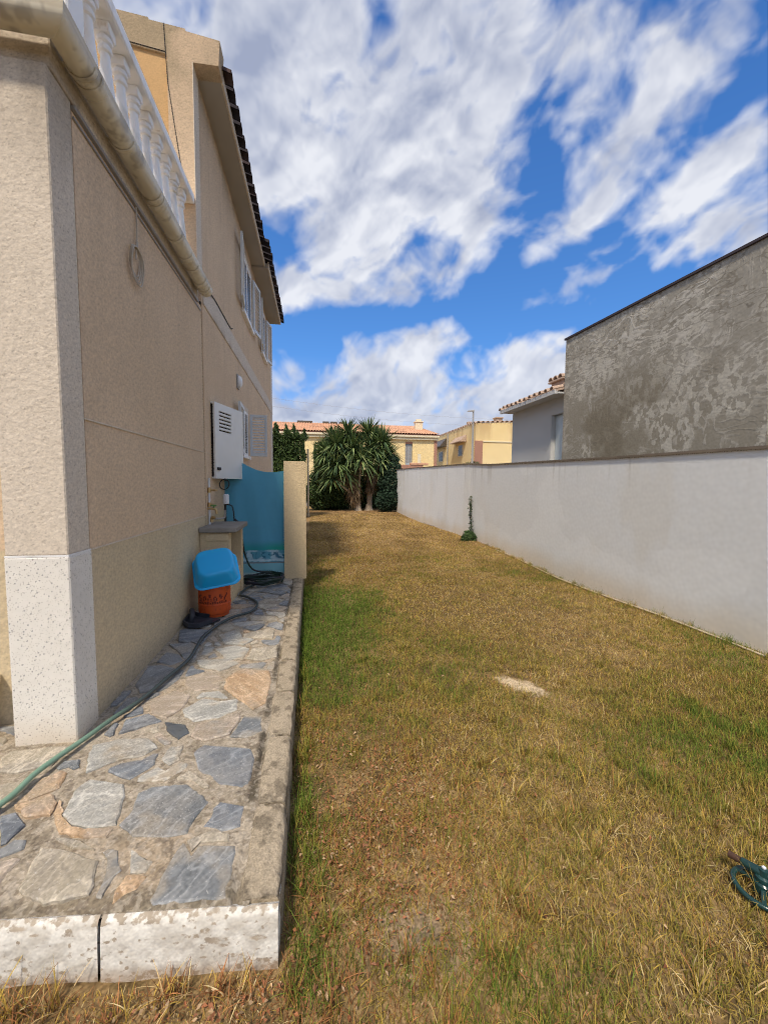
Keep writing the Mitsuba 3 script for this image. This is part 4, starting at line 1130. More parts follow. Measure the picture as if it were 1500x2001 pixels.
N = thing('grey_house', 'low pale grey house with a clay tile roof beside the bare grey building', 'house')
NX = 5.10
wall_poly = sbox(7.49, 0, 9.86, 3.39).difference(sbox(7.62, 0.1, 8.10, 3.02))
put('wall', [prism(wall_poly, .22, 'x', NX), bx(NX + .22, 9, 9.66, 9.86, 0, 3.39, 0), bx(NX + .22, NX + .26, 7.5, 8.3, 0, 3.2, 0)], 'house_grey', N)
put('door', bx(NX + .10, NX + .14, 7.63, 8.09, .1, 3.01, .003), 'door_pale', N)
put('fascia', [bx(4.78, 4.84, 7.51, 9.95, 3.345, 3.43, .004), bx(4.84, NX + .02, 7.51, 9.95, 3.36, 3.39, 0), bx(4.84, 9, 9.93, 9.95, 3.39, 3.43, 0)], 'fascia_white', N)
put('roof', hexa([(4.80, 7.51, 3.40), (9, 7.51, 4.5), (9, 9.97, 4.5), (4.80, 9.97, 3.40)], [(4.80, 7.51, 3.44), (9, 7.51, 4.54), (9, 9.97, 4.54), (4.80, 9.97, 3.44)]), 'terracotta_old', N)
for y in np.arange(7.62, 9.95, .21):
    for k_ in range(2):
        put('tile', roof_tile(4.76 + .42 * k_ + rng.normal(0, .008), y, 3.445 + .12 * k_ + rng.normal(0, .005), L=.46, r=.066, slope=.26, inward=1), 'terracotta_old', N + '__roof', smooth=40)
ch = N + '__chimney'
put('chimney', [bx(5.32, 5.72, 8.05, 8.50, 3.5, 3.80, .01), bx(5.26, 5.78, 8.0, 8.56, 3.80, 3.84, .008)], 'terracotta_old', N)
for y in (8.1, 8.28, 8.46):
    put('tile', roof_tile(5.26, y, 3.85, L=.5, r=.08, slope=.12, inward=1), 'terracotta_old', ch, smooth=40)

# far yellow row house
A = thing('yellow_house', 'yellow house with a terracotta tile roof behind the yucca trees', 'house')
FY = 35.0
wp = sbox(-9, -.2, 10.58, 5.42).difference(sbox(7.93, 2.6, 8.60, 5.25))
put('wall', [prism(wp, .3, 'y', FY), bx(-9, 10.85, FY + .3, FY + 8, 0, 5.4, 0)], 'yellow_wall', A)
put('corner_band', bx(10.58, 10.86, FY - .04, FY + .3, -.2, 5.42, .01), 'pink_trim', A, label='brick red corner pier at the right end of the wall')
put('cornice', [bx(-9, 10.95, FY - .22, FY + .2, 5.42, 5.52, .01), bx(-9, 10.98, FY - .34, FY + .2, 5.64, 5.80, .01), bx(-9, 10.9, FY - .16, FY + .2, 5.52, 5.64, 0)], 'cream_trim', A)
put('eave_band', bx(-9, 10.98, FY - .30, FY + .2, 5.80, 5.88, 0), 'pink_trim', A)  # solid brick-red band between cornice and roof
dr_ = put('door', bx(7.95, 8.58, FY + .14, FY + .2, 2.6, 5.05, .01), 'door_grey', A)
put('frame', [bx(7.93, 8.60, FY + .02, FY + .14, 5.06, 5.25, .005)], 'pink_trim', dr_)
put('pane', [bx(8.02, 8.24, FY + .13, FY + .139, 3.4, 4.9, 0), bx(8.30, 8.52, FY + .13, FY + .139, 3.4, 4.9, 0)], 'steel_grey', dr_)
put('balcony_rail', [bx(8.95, 9.25, FY - .5, FY - .45, 3.0, 4.15, .01)], 'cream_trim', A)
put('vent', bx(8.15, 8.35, FY - .03, FY, 5.28, 5.40, .005), 'cream_trim', A)


def ribbed_roof(x0, x1, y0, z0, y1, z1, pitch=.24, rows=9, cutl=0.0, cutr=0.0):
    """A tiled slope as one ribbed sheet: half round ribs up the slope and a step at each course."""
    xs = np.arange(x0, x1 + .001, pitch / 6)
    r_ = .07 * np.abs(np.sin((xs - x0) / pitch * np.pi))
    V = []
    ts = np.repeat(np.linspace(0, 1, rows + 1), 2)[1:-1]
    for i, t in enumerate(ts):
        lift = .03 if i % 2 == 0 else 0.0
        lo, hi = x0 + cutl * t, x1 - cutr * t
        V.append(np.c_[np.clip(xs, lo, hi), np.full(len(xs), y0 + (y1 - y0) * t), z0 + (z1 - z0) * t + r_ + lift])
    n_, m_ = len(ts), len(xs)
    i = np.arange(n_ * m_).reshape(n_, m_)
    q = np.stack([i[:-1, :-1], i[:-1, 1:], i[1:, 1:], i[1:, :-1]], -1).reshape(-1, 4)
    return trimesh.Trimesh(np.vstack(V), np.vstack([q[:, [0, 1, 2]], q[:, [0, 2, 3]]]), process=False)


put('roof', [ribbed_roof(-9, 11.0, FY - .4, 5.88, FY + 3.6, 7.12, cutr=1.35), hexa([(-9, FY - .3, 5.86), (11, FY - .3, 5.86), (11, FY + 8, 5.86), (-9, FY + 8, 5.86)], [(-9, FY + 3.6, 7.1), (9.65, FY + 3.6, 7.1), (9.65, FY + 3.7, 7.1), (-9, FY + 3.7, 7.1)])], 'terracotta', A)
put('chimney', [bx(9.25, 9.95, FY + 1.6, FY + 2.2, 6.3, 7.25, .02), bx(9.18, 10.02, FY + 1.53, FY + 2.27, 7.25, 7.34, .02), bx(9.35, 9.85, FY + 1.7, FY + 2.1, 7.34, 7.55, .02)], 'cream_trim', A)
for x0, x1 in ((-1.6, -.2), (.75, 1.35), (1.45, 2.1), (2.3, 3.0)):
    put('solar_panel', [hexa([(x0, FY + 3.4, 7.14), (x1, FY + 3.4, 7.14), (x1, FY + 4.1, 7.14), (x0, FY + 4.1, 7.14)], [(x0, FY + 3.4, 7.30), (x1, FY + 3.4, 7.30), (x1, FY + 4.1, 7.36), (x0, FY + 4.1, 7.36)])], 'solar_dark', A)
Q = thing('garden_wall', 'low brown garden wall with a brick red coping piece before the yellow house', 'wall')
put('body', bx(6.4, 8.2, 29.9, 30.2, 0, 2.95, .02), 'pink_trim', Q)
put('coping', [bx(7.2, 8.6, 29.85, 30.25, 2.951, 3.12, .02)], 'terracotta', Q)

# far pale yellow building on the right
Y = thing('yellow_building', 'pale yellow building with stained walls and canopied window beyond the grey house', 'building')
put('wall', [hexa([(14.1, 34, 0), (22, 34, 0), (22, 46.5, 0), (14.1, 46.5, 0)], [(14.1, 34, 6.95), (22, 34, 7.35), (22, 46.5, 7.35), (14.1, 46.5, 6.95)])], 'yellow_wall', Y)
tl = []
for y in np.arange(34.2, 46.5, .45):
    tl.append(roof_tile(14.0, y, 6.96, L=.8, r=.15, slope=.12, inward=1))
for x in np.arange(14.3, 21, .45):
    m = roof_tile(0, 0, 0, L=.8, r=.15, slope=.12, inward=1)
    m.apply_transform(trimesh.transformations.rotation_matrix(R(90), [0, 0, 1])); m.apply_translation([x, 33.9, 6.96 + .05 * (x - 14.1)])
    tl.append(m)
put('roof_edge', tl, 'terracotta_old', Y, smooth=40, kind='stuff')
w1 = put('window', bx(14.06, 14.10, 37.0, 38.3, 4.2, 5.35, .01), 'cream_trim', Y, label='window under a small clay tiled canopy')
put('pane', bx(14.04, 14.06, 37.15, 38.15, 4.3, 5.3, 0), 'window_dark', w1)
put('canopy', hexa([(13.5, 36.2, 5.55), (14.09, 36.2, 5.55), (14.09, 39.2, 5.55), (13.5, 39.2, 5.55)], [(13.5, 36.2, 5.62), (14.09, 36.2, 6.2), (14.09, 39.2, 6.2), (13.5, 39.2, 5.62)]), 'terracotta_old', w1)
w2 = put('window', bx(14.06, 14.10, 43.0, 44.6, 4.0, 5.2, .01), 'cream_trim', Y)
put('pane', bx(14.04, 14.06, 43.15, 44.45, 4.1, 5.1, 0), 'window_dark', w2)
put('canopy', hexa([(13.4, 42.0, 5.6), (14.09, 42.0, 5.6), (14.09, 46.0, 5.6), (13.4, 46.0, 5.6)], [(13.4, 42.0, 5.7), (14.09, 42.0, 6.5), (14.09, 46, 6.5), (13.4, 46, 5.7)]), 'solar_dark', w2)
put('downpipe', tube([(14.0, 41.3, 0), (14.0, 41.3, 6.9)], .07, 8), 'lamp_metal', Y, smooth=40)
put('corner_band', bx(14.0, 14.75, 33.90, 33.995, 0, 5.40, .01), 'pink_trim', Y)  # flat brick-red band up the near corner of the wall
put('ledge', bx(14.8, 20.5, 33.93, 33.995, 5.30, 5.40, .005), 'cream_trim', Y)
put('chimney', [bx(16.5, 17.1, 35.0, 35.6, 7.0, 7.62, .02), bx(16.42, 17.18, 34.9, 35.7, 7.62, 7.72, .02)], 'terracotta_old', Y)
put('chimney', [bx(14.3, 14.7, 36.4, 36.8, 6.9, 7.45, .02)], 'terracotta_old', Y)

SL = thing('street_lamp', 'tall slim grey street lamp before the pale yellow building', 'street lamp')
put('pole', lathe([(0, 0), (.10, 0), (.09, 1.0), (.055, 7.2), (0, 7.2)], 12, (12.2, 30, 0)), 'lamp_metal', SL, smooth=40)
put('lamp_head', [hexa([(11.72, 29.9, 7.16), (12.25, 29.9, 7.18), (12.25, 30.1, 7.18), (11.72, 30.1, 7.16)], [(11.76, 29.92, 7.24), (12.25, 29.92, 7.30), (12.25, 30.08, 7.30), (11.76, 30.08, 7.24)])], 'lamp_metal', SL)
for i, (z0, z1) in enumerate(((10.2, 8.35), (9.6, 7.75))):
    xs = np.linspace(-10, 24, 30)
    zz = z0 + (z1 - z0) * (xs + 10) / 34 - .6 * np.sin((xs + 10) / 34 * np.pi)
    put('overhead_wire', tube(np.c_[xs, np.full(30, 40.0 + i), zz], .008, 5), 'lamp_metal', smooth=40, label=('upper' if i == 0 else 'lower') + ' thin overhead wire slanting across the sky above the yellow house', cat='wire')

# ------------------------------------------------------------------ lawn sprinkler at the right edge
SP = thing('lawn_sprinkler', 'dark green ring based lawn sprinkler lying in the grass at the right edge', 'sprinkler')
sx, sy = 1.612, 1.105
sz = float(lawn_z(sx, sy)) + .030
t = np.linspace(0, 2 * np.pi, 40)
put('ring_base', tube(np.c_[sx + .082 * np.cos(t), sy + .082 * np.sin(t), np.full(40, sz)], .0095, 10), 'sprinkler_green', SP, smooth=40)
for a in (R(100), R(220), R(340)):
    put('spoke', tube([(sx, sy, sz + .02), (sx + .08 * math.cos(a), sy + .08 * math.sin(a), sz + .003)], .008, 8), 'sprinkler_green', SP, smooth=40)
put('hub', lathe([(0, -.01), (.030, -.01), (.030, .028), (.024, .034), (.024, .05), (.016, .056), (.014, .078), (0, .08)], 20, (sx, sy, sz)), 'sprinkler_green', SP, smooth=35)
put('arm', [tube([(sx + .035, sy - .055, sz + .058), (sx - .002, sy + .01, sz + .060), (sx - .016, sy + .062, sz + .052)], [.014, .017, .014], 10)], 'sprinkler_green', SP, smooth=40)
put('nozzle', [tube([(sx - .017, sy + .066, sz + .051), (sx - .028, sy + .100, sz + .046)], [.012, .013], 10)], 'sprinkler_brown', SP, smooth=40)
put('clip', bx(sx - .004, sx + .008, sy - .004, sy + .008, sz + .078, sz + .088, .003), 'white_plastic', SP)

# ------------------------------------------------------------------ grass blades and fallen leaves
g = np.random.default_rng(21)


def green_at(x, y):
    """How green the lawn is: lush beside the kerb and at the right, dry elsewhere, in clumps."""
    p = np.stack([x, y, 0 * x], -1)
    G = 0.245 + 0.55 * (meshkit.fbm(p * 1.7 + 11, 3, 31) - 0.48) + 0.60 * (meshkit.fbm(p * 6.0 + 3, 3, 33) - 0.5)
    e = lambda cx, cy, rx, ry, a: a * np.exp(-((x - cx) / rx) ** 2 - ((y - cy) / ry) ** 2)
    G = G + e(.10, 4.0, .36, 1.4, .85) + e(.45, 5.0, .5, 1.0, .40) + e(2.35, 2.0, .8, .5, .30) + e(-.05, 1.75, .08, .55, .22) + e(-.03, 1.15, .12, .16, .18) + e(3.6, 2.9, .6, .7, .35)
    G = G + e(.62, 1.02, .30, .10, .05) + e(.9, 2.9, .5, .9, .14) - e(2.4, 4.4, 1.1, 1.7, .25) - e(.25, 1.75, .28, .5, .15)
    G = G - .45 * ((y < 1.2) & (x < -.1))
    return G - 0.36 * np.clip((y - 6.0) / 4, 0, 1)


def bare_at(x, y):
    e = lambda cx, cy, rx, ry: np.exp(-((x - cx) / rx) ** 2 - ((y - cy) / ry) ** 2)
    p = np.stack([x, y, 0 * x], -1)
    b = .6 * e(.30, 1.21, .07, .06) + .4 * e(.42, 1.19, .07, .05) + .55 * e(.06, 1.3, .09, .1) + .55 * e(.12, 1.85, .13, .22) + .5 * e(.36, 1.42, .10, .08) + .3 * e(.3, 2.1, .2, .3)
    u, v = x - 1.52, y - 2.64
    b = b + 1.3 * np.exp(-((u + .55 * v) / .11) ** 2 - (v / .19) ** 2)
    b = b + np.clip((meshkit.fbm(p * 2.6 + 40, 3, 51) - .56) * 2.0, 0, .28)
    b = b + .25 * np.clip((y - 8) / 4, 0, 1) + .8 * np.clip((y - 18.5) / 2.5, 0, 1)
    return np.clip(b, 0, 1)


PAL = {k: np.array(v) for k, v in dict(green=(.175, .250, .042), deep=(.100, .165, .032), olive=(.305, .265, .055), gold=(.51, .355, .085), tan=(.60, .445, .225), straw=(.72, .60, .33), red=(.33, .150, .065), brown=(.27, .180, .095)).items()}


def grass_mesh(x, y, L, w, lean_extra, segs):
    n = len(x)
    z = lawn_z(x, y)
    G = green_at(x, y) + g.normal(0, .16, n)
    phi, bend = g.uniform(0, 2 * np.pi, n), g.uniform(0, 2 * np.pi, n)
    dry = np.clip(.75 - G, 0, 1)
    lean = np.clip(g.gamma(2.0, .26, n) + lean_extra * dry, .05, 1.40)
    litter_shade = np.exp(-((x - .22) / .48) ** 2 - ((y - 1.55) / .8) ** 2) + .8 * ((y < 1.2) & (x < .1)) + .28 * np.exp(-((x - .9) / .8) ** 2 - ((y - 7.8) / 2.2) ** 2)  # leaf litter, plus brown painted in for the house shade on the far lawn
    c = np.zeros((n, 3))
    u = g.uniform(0, 1, n)[:, None]
    u2 = g.uniform(0, 1, n)
    k = np.clip(G / .62, 0, 1)[:, None]
    greenc = PAL['green'] * u + PAL['deep'] * (1 - u)
    mid = PAL['olive'] * u + PAL['gold'] * .72 * (1 - u)
    tan_ = (.95 * np.exp(-((x - 2.7) / 1.3) ** 2 - ((y - 4.2) / 1.9) ** 2) +   .22 * np.clip((y - 5) / 5, 0, 1) + 1.1 * (meshkit.fbm(np.stack([x, y, 0 * x], -1) * 1.4 + 70, 3, 61) - .5))
    u2 = np.clip(u2 + .38 * np.clip(tan_, 0, 1) * (u2 < .80) * g.uniform(0, 1, n), 0, 1)
    dryc = np.where((u2 < .52)[:, None], PAL['gold'], np.where((u2 < .72)[:, None], PAL['tan'], np.where((u2 < .80)[:, None], PAL['straw'], PAL['brown'])))
    c = np.where(k > .5, mid * (1 - (k - .5) * 2) + greenc * (k - .5) * 2, dryc * (1 - k * 2) + mid * k * 2)
    rd = g.uniform(0, 1, n) < (.04 + .42 * litter_shade) * (G < .5)
    c = np.where(rd[:, None], PAL['red'] * (.7 + .8 * u), c)
    c = c * g.uniform(.60, 1.22, n)[:, None]
    blot = meshkit.fbm(np.stack([x * 1.0, y * .55, 0 * x], -1) * 1.3 + 90, 3, 71)
    c = c * (1 - .30 * np.clip((y - 5) / 4, 0, 1) * np.clip((.62 - blot) * 4, 0, 1))[:, None]  # far blades darkened in blotches: house shade painted in, with some variation
    dirx = np.stack([np.cos(phi), np.sin(phi), 0 * phi], -1)
    side = np.stack([-np.sin(phi + .6 * np.sin(bend)), np.cos(phi + .6 * np.sin(bend)), 0 * phi], -1)
    base = np.stack([x, y, z - .004], -1)
    V, C = [], []
    ts = np.linspace(0, 1, segs + 1)
    pos = base.copy()
    last = 0
    for t in ts:
        a = lean * (.35 + .95 * t)
        if t > 0:
            step = (t - last) * L[:, None] * (np.sin(a)[:, None] * dirx + np.cos(a)[:, None] * [0, 0, 1.0])
            pos = pos + step
            pos[:, 2] = np.maximum(pos[:, 2], z + .002)
        last = t
        wd_ = (w * (1 - t ** 1.6) * .5 + .0002)[:, None]
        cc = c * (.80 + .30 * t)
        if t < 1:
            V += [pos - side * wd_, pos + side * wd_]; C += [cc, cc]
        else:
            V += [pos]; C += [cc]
    m = 2 * segs + 1
    V = np.stack(V, 1).reshape(-1, 3); C = np.stack(C, 1).reshape(-1, 3)
    f = []
    for s in range(segs - 1):
        a = 2 * s
        f += [[a, a + 1, a + 3], [a, a + 3, a + 2]]
    f += [[2 * segs - 2, 2 * segs - 1, 2 * segs]]
    F = (np.array(f)[None] + (np.arange(n) * m)[:, None, None]).reshape(-1, 3)
    return V, F, C


def scatter(x0, x1, y0, y1, dens, power=1.0):
    n = int((x1 - x0) * (y1 - y0) * dens)
    x, y = g.uniform(x0, x1, n), g.uniform(y0, y1, n)
    ok = (x < wx(y) - .01) & ((x > kx(y) + .012) | ((y < 1.16 + (-.117 - x) * .06) & (x < -.1)) | ((y > 6.3) & (x > -1.15) & (x > -.1)))
    keep = g.uniform(0, 1, n) > bare_at(x, y) * .97
    ok &= keep
    return x[ok], y[ok]


parts = []
for (x0, x1, y0, y1, dens, L, w, segs) in ((-1.3, 2.6, .82, 1.7, 23000, .040, .0023, 3), (-.15, 4.1, 1.7, 2.7, 16500, .038, .0027, 3), (-.15, 4.1, 2.7, 4.2, 10500, .038, .0034, 2),
                                            (-.2, 4.1, 4.2, 6.5, 6300, .039, .0046, 2), (-.2, 4.2, 6.5, 10, 4200, .044, .0055, 2), (-.2, 4.3, 10, 15.5, 2300, .052, .0075, 2), (-.2, 4.4, 15.5, 22, 900, .060, .010, 2)):
    x, y = scatter(x0, x1, y0, y1, dens)
    G = green_at(x, y)
    Ls = L * g.lognormal(0, .38, len(x)) * (.72 + .62 * np.clip(G, 0, 1))
    Ls = Ls * np.where((y < 1.2) & (x < -.1), .62, 1.0)
    parts.append(grass_mesh(x, y, Ls, w * g.uniform(.7, 1.3, len(x)), .42, segs))
# tufts: longer blades in clumps near the camera, along the kerb and the foot of the wall
tx, ty = [], []
for _ in range(330):
    if g.uniform() < .25:
        cy = g.uniform(1.0, 6.0); cx = kx(cy) + .03 + abs(g.normal(0, .04))
    elif g.uniform() < .2:
        cy = g.uniform(2.3, 9); cx = wx(cy) - .04 - abs(g.normal(0, .05))
    else:
        cx, cy = g.uniform(-.05, 3.0), .9 + 2.6 * g.uniform() ** 1.5
    if bare_at(np.array([cx]), np.array([cy]))[0] > .5:
        continue
    k = int(g.integers(14, 50))
    tx.append(cx + g.normal(0, .016, k)); ty.append(cy + g.normal(0, .016, k))
for _ in range(20):
    cx, cy = g.uniform(-1.1, -.12), 0
    cy = 1.150 + (-.117 - cx) * .06 - abs(g.normal(0, .03))
    k = int(g.integers(10, 34))
    tx.append(cx + g.normal(0, .02, k)); ty.append(cy - np.abs(g.normal(0, .015, k)))
tx, ty = np.concatenate(tx), np.concatenate(ty)
parts.append(grass_mesh(tx, ty, .078 * g.lognormal(0, .3, len(tx)), .0031 * g.uniform(.8, 1.3, len(tx)), .25, 4))
off, Vs, Fs, Cs = 0, [], [], []
for V, F, Cc in parts:
    Vs.append(V); Fs.append(F + off); Cs.append(Cc); off += len(V)
put('grass', trimesh.Trimesh(np.vstack(Vs), np.vstack(Fs), process=False), 'grass_blade', color=np.vstack(Cs), kind='stuff', label='dry golden and green grass blades covering the lawn', cat='grass')

n = 1700
x = np.r_[g.normal(.22, .26, n), g.uniform(-.05, 3.2, 330), g.uniform(-1.2, -.05, 620), g.normal(2.6, .8, 160)]
y = np.r_[g.normal(1.62, .42, n), .9 + 3.5 * g.uniform(size=330) ** 1.3, g.uniform(.88, 1.13, 620), g.normal(21.2, .5, 160)]
ok = (x > kx(y) + .02) | (y < 1.14)
ok &= (y > .8) & (x < wx(y) - .05)
x, y = x[ok], y[ok]
n = len(x)
z = lawn_z(x, y) + g.uniform(.008, .034, n)
s = g.uniform(.0035, .0105, n) * np.where(y > 10, 2.2, 1)
a, tl_ = g.uniform(0, 2 * np.pi, n), g.normal(0, .5, n)
d1 = np.stack([np.cos(a), np.sin(a), np.sin(tl_)], -1)
d2 = np.stack([-np.sin(a), np.cos(a), g.normal(0, .4, n)], -1)
base = np.stack([x, y, z], -1)
curl = g.uniform(.1, .6, n)[:, None] * s[:, None] * [0, 0, 1.0]
pts = np.stack([base - d1 * s[:, None], base - d2 * s[:, None] * .5 + curl, base + d1 * s[:, None], base + d2 * s[:, None] * .55 + curl, base], 1)
F = np.array([[0, 1, 4], [1, 2, 4], [2, 3, 4], [3, 0, 4]])
F = (F[None] + (np.arange(n) * 5)[:, None, None]).reshape(-1, 3)
cl = np.where((g.uniform(size=n) < .72)[:, None], [.30, .125, .060], [.42, .29, .17]) * g.uniform(.55, 1.25, n)[:, None]
put('fallen_leaves', trimesh.Trimesh(pts.reshape(-1, 3), F, process=False), 'leafy', color=np.repeat(cl, 5, 0), kind='stuff', label='curled brown fallen leaves scattered over the lawn beside the kerb', cat='leaves')


# ------------------------------------------------------------------ trees, hedges and weeds
def leaf_cloud(c, size, rg, tint, ratio=.45, up=.3):
    """Leaves (two folded triangles each) at the points c."""
    n = len(c)
    d = rg.normal(0, 1, (n, 3)); d /= np.linalg.norm(d, axis=1, keepdims=True)
    e = rg.normal(0, 1, (n, 3)) + [0, 0, up]
    e -= d * (e * d).sum(1, keepdims=True); e /= np.linalg.norm(e, axis=1, keepdims=True)
    s = (size * rg.uniform(.6, 1.4, n))[:, None]
    m = np.cross(d, e) * s * .18
    V = np.stack([c - e * s, c + d * s * ratio + m, c + e * s, c - d * s * ratio + m], 1).reshape(-1, 3)
    F = (np.array([[0, 1, 2], [0, 2, 3]])[None] + (np.arange(n) * 4)[:, None, None]).reshape(-1, 3)
    tint = np.atleast_2d(tint)
    col = tint[rg.integers(len(tint), size=n)] * rg.uniform(.6, 1.35, n)[:, None]
    return trimesh.Trimesh(V, F, process=False), np.repeat(col, 4, 0)


GR1 = np.array([(.045, .085, .025), (.065, .115, .03), (.032, .06, .022), (.09, .135, .04)])


def hedge(key, x0, x1, y0, y1, z1, n, seed, spikes=0, label=None):
    rg = np.random.default_rng(seed)
    k = thing(key, label, 'hedge')
    put('dark_core', bx(x0 + .25, x1 - .25, y0 + .25, y1 - .25, 0, z1 - .35, .1), 'hedge_core', k)  # solid near-black block added inside so the hedge is not see-through
    c = np.c_[rg.uniform(x0, x1, n), rg.uniform(y0, y1, n), rg.uniform(.05, z1, n) ** 1.0]
    ctr = np.array([(x0 + x1) / 2, (y0 + y1) / 2, z1 / 2]); h = np.array([(x1 - x0) / 2, (y1 - y0) / 2, z1 / 2])
    q_ = (c - ctr) / h
    j = np.argmax(np.abs(q_), axis=1)
    depth = rg.beta(1.2, 5, n)
    q_[np.arange(n), j] = np.sign(q_[np.arange(n), j]) * (1 - depth * .45)
    lump = 1 + .22 * (meshkit.fbm(c * 1.9 + seed, 3, seed) - .55)
    c = ctr + q_ * h * lump[:, None]
    if spikes:
        m = n // 6
        xs_ = rg.uniform(x0, x1, spikes)
        i = rg.integers(spikes, size=m)
        hh = rg.uniform(0, 1, m)
        tip = rg.uniform(.25, .65, spikes)
        c = np.vstack([c, np.c_[xs_[i] + rg.normal(0, .10, m) * (1 - hh), rg.uniform(y0, y1, m), z1 - .15 + hh * tip[i]]])
    c[:, 2] = np.maximum(c[:, 2], .03)
    m_, col = leaf_cloud(c, .055, rg, GR1, .4, .8)
    put('crown', m_, 'leafy', k, color=col)
    return k


hedge('cypress_hedge', -2.6, -.42, 17.3, 18.6, 3.55, 26000, 3, 11, 'clipped dark green cypress hedge just left of the beige post')
put('fence_post', lathe([(0, 0), (.05, 0), (.045, 3.0), (0, 3.02)], 12, (-.30, 18.2, 0)), 'tan_pipe', smooth=40, label='pale slim post in the gap right of the cypress hedge', cat='post')
hedge('laurel_hedge', -.05, 2.1, 23.2, 24.6, 3.9, 24000, 5, 0, 'dark leafy hedge behind the left yucca tree')
hedge('laurel_hedge', 2.1, 4.5, 23.6, 24.8, 2.3, 15000, 6, 0, 'lower dark hedge behind the right yucca tree')


def bush(key, blobs, n, seed, tint, size, label, cat='bush'):
    rg = np.random.default_rng(seed)
    k = thing(key, label, cat)
    blobs = np.array(blobs, float)
    wgt = blobs[:, 3] ** 2; wgt /= wgt.sum()
    i = rg.choice(len(blobs), n, p=wgt)
    d = rg.normal(0, 1, (n, 3)); d /= np.linalg.norm(d, axis=1, keepdims=True)
    r_ = blobs[i, 3] * rg.uniform(.35, 1.0, n) ** .45
    c = blobs[i, :3] + d * r_[:, None] * [1, 1, .9]
    c *= 1
    c[:, 2] = np.abs(c[:, 2]) + .02
    m_, col = leaf_cloud(c, size, rg, tint, .45, .4)
    put('crown', m_, 'leafy', k, color=col)
    st = []
    for b in blobs[:6]:
        st.append(tube(curve([(blobs[0][0], blobs[0][1], 0), ((blobs[0][0] + b[0]) / 2, (blobs[0][1] + b[1]) / 2, b[2] * .5 + .05), (b[0], b[1], b[2] + .05)], 8), .018 if size > .04 else .006, 5))
    put('stem', st, 'bark', k)
    return k


bush('ivy_bush', [(4.0, 21.2, .7, .75), (4.05, 21.3, 1.5, .7), (4.1, 21.4, 2.2, .6), (4.15, 21.5, 2.75, .4), (3.7, 21.0, .5, .55)], 9000, 11,
     [(.014, .034, .020), (.022, .050, .028), (.035, .065, .04)], .07, 'dark ivy bush at the far end of the grey boundary wall')
bush('undergrowth_bush', [(.3, 22.6, .6, .75), (.9, 22.7, .9, .85), (1.5, 22.9, .7, .8), (-.2, 22.3, .9, .6), (.3, 22.9, 1.6, .7)], 9500, 12, GR1 * .85, .07, 'dark shrub under the left yucca tree')
W_ = bush('wall_weed', [(4.02, 9.85, .10, .16), (3.88, 9.75, .09, .15), (4.05, 9.95, .13, .15), (3.95, 9.9, .16, .13), (3.80, 9.7, .07, .12), (4.04, 9.72, .08, .11)], 1500, 13,
          [(.05, .095, .03), (.035, .07, .022), (.08, .13, .045)], .030, 'bushy green weed with a climbing stem against the grey boundary wall', 'weed')
rg = np.random.default_rng(14)
zz_ = np.r_[.2 + .98 * rg.uniform(size=330) ** .9]
stem = curve([(4.06, 9.95, .05), (4.075, 9.93, .4), (4.06, 9.96, .8), (4.07, 10.0, 1.20)], 24)
cx_ = np.interp(zz_, stem[:, 2], stem[:, 0]); cy_ = np.interp(zz_, stem[:, 2], stem[:, 1])
wob = .040 * (1.1 - zz_ / 1.6)
m_, col = leaf_cloud(np.c_[cx_ + rg.normal(0, .02, 330) - .02, cy_ + rg.normal(0, 1, 330) * wob, zz_], .024, rg, [(.05, .08, .04), (.10, .13, .075), (.035, .06, .03)], .6)
put('climbing_leaves', m_, 'leafy', W_, color=col)
put('stem', tube(stem, .007, 6), 'bark', W_, smooth=40)


def sword_leaves(c, n, L, rg, dead=False):
    """A yucca head: stiff sword leaves from one point, folded along the middle, the lower ones drooping."""
    el = np.degrees(np.arcsin(rg.uniform(-.55, 1, n))) if not dead else rg.uniform(-85, -35, n)
    az = rg.uniform(0, 2 * np.pi, n)
    le = L * rg.uniform(.72, 1.12, n)
    droop = np.where(el < 25, rg.uniform(.15, .55, n), rg.uniform(0, .18, n))
    ce, se = np.cos(np.radians(el)), np.sin(np.radians(el))
    d = np.stack([ce * np.cos(az), ce * np.sin(az), se], -1)
    s = np.stack([-np.sin(az), np.cos(az), 0 * az], -1)
    up = np.cross(d, s)
    w = .042 * rg.uniform(.8, 1.2, n)
    V = []
    for t, ww in ((.06, .5), (.35, 1.0), (.7, .75), (1.0, .02)):
        p = c + d * (le * t)[:, None] - np.outer(droop * le * t * t, [0, 0, 1.0])
        V += [p - s * (w * ww)[:, None], p + up * (w * ww * -.45)[:, None], p + s * (w * ww)[:, None]]
    V = np.stack(V, 1).reshape(-1, 3)
    f = []
    for k in range(3):
        a = 3 * k
        f += [[a, a + 1, a + 4], [a, a + 4, a + 3], [a + 1, a + 2, a + 5], [a + 1, a + 5, a + 4]]
    F = (np.array(f)[None] + (np.arange(n) * 12)[:, None, None]).reshape(-1, 3)
    if dead:
        pal = np.array([(.26, .17, .09), (.34, .25, .14), (.17, .11, .06)])
    else:
        pal = np.array([(.105, .165, .055), (.15, .22, .075), (.085, .14, .06), (.24, .29, .12), (.06, .105, .05)])
    col = pal[rg.integers(len(pal), size=n)] * rg.uniform(.65, 1.3, n)[:, None]
    return V, F, np.repeat(col, 12, 0)


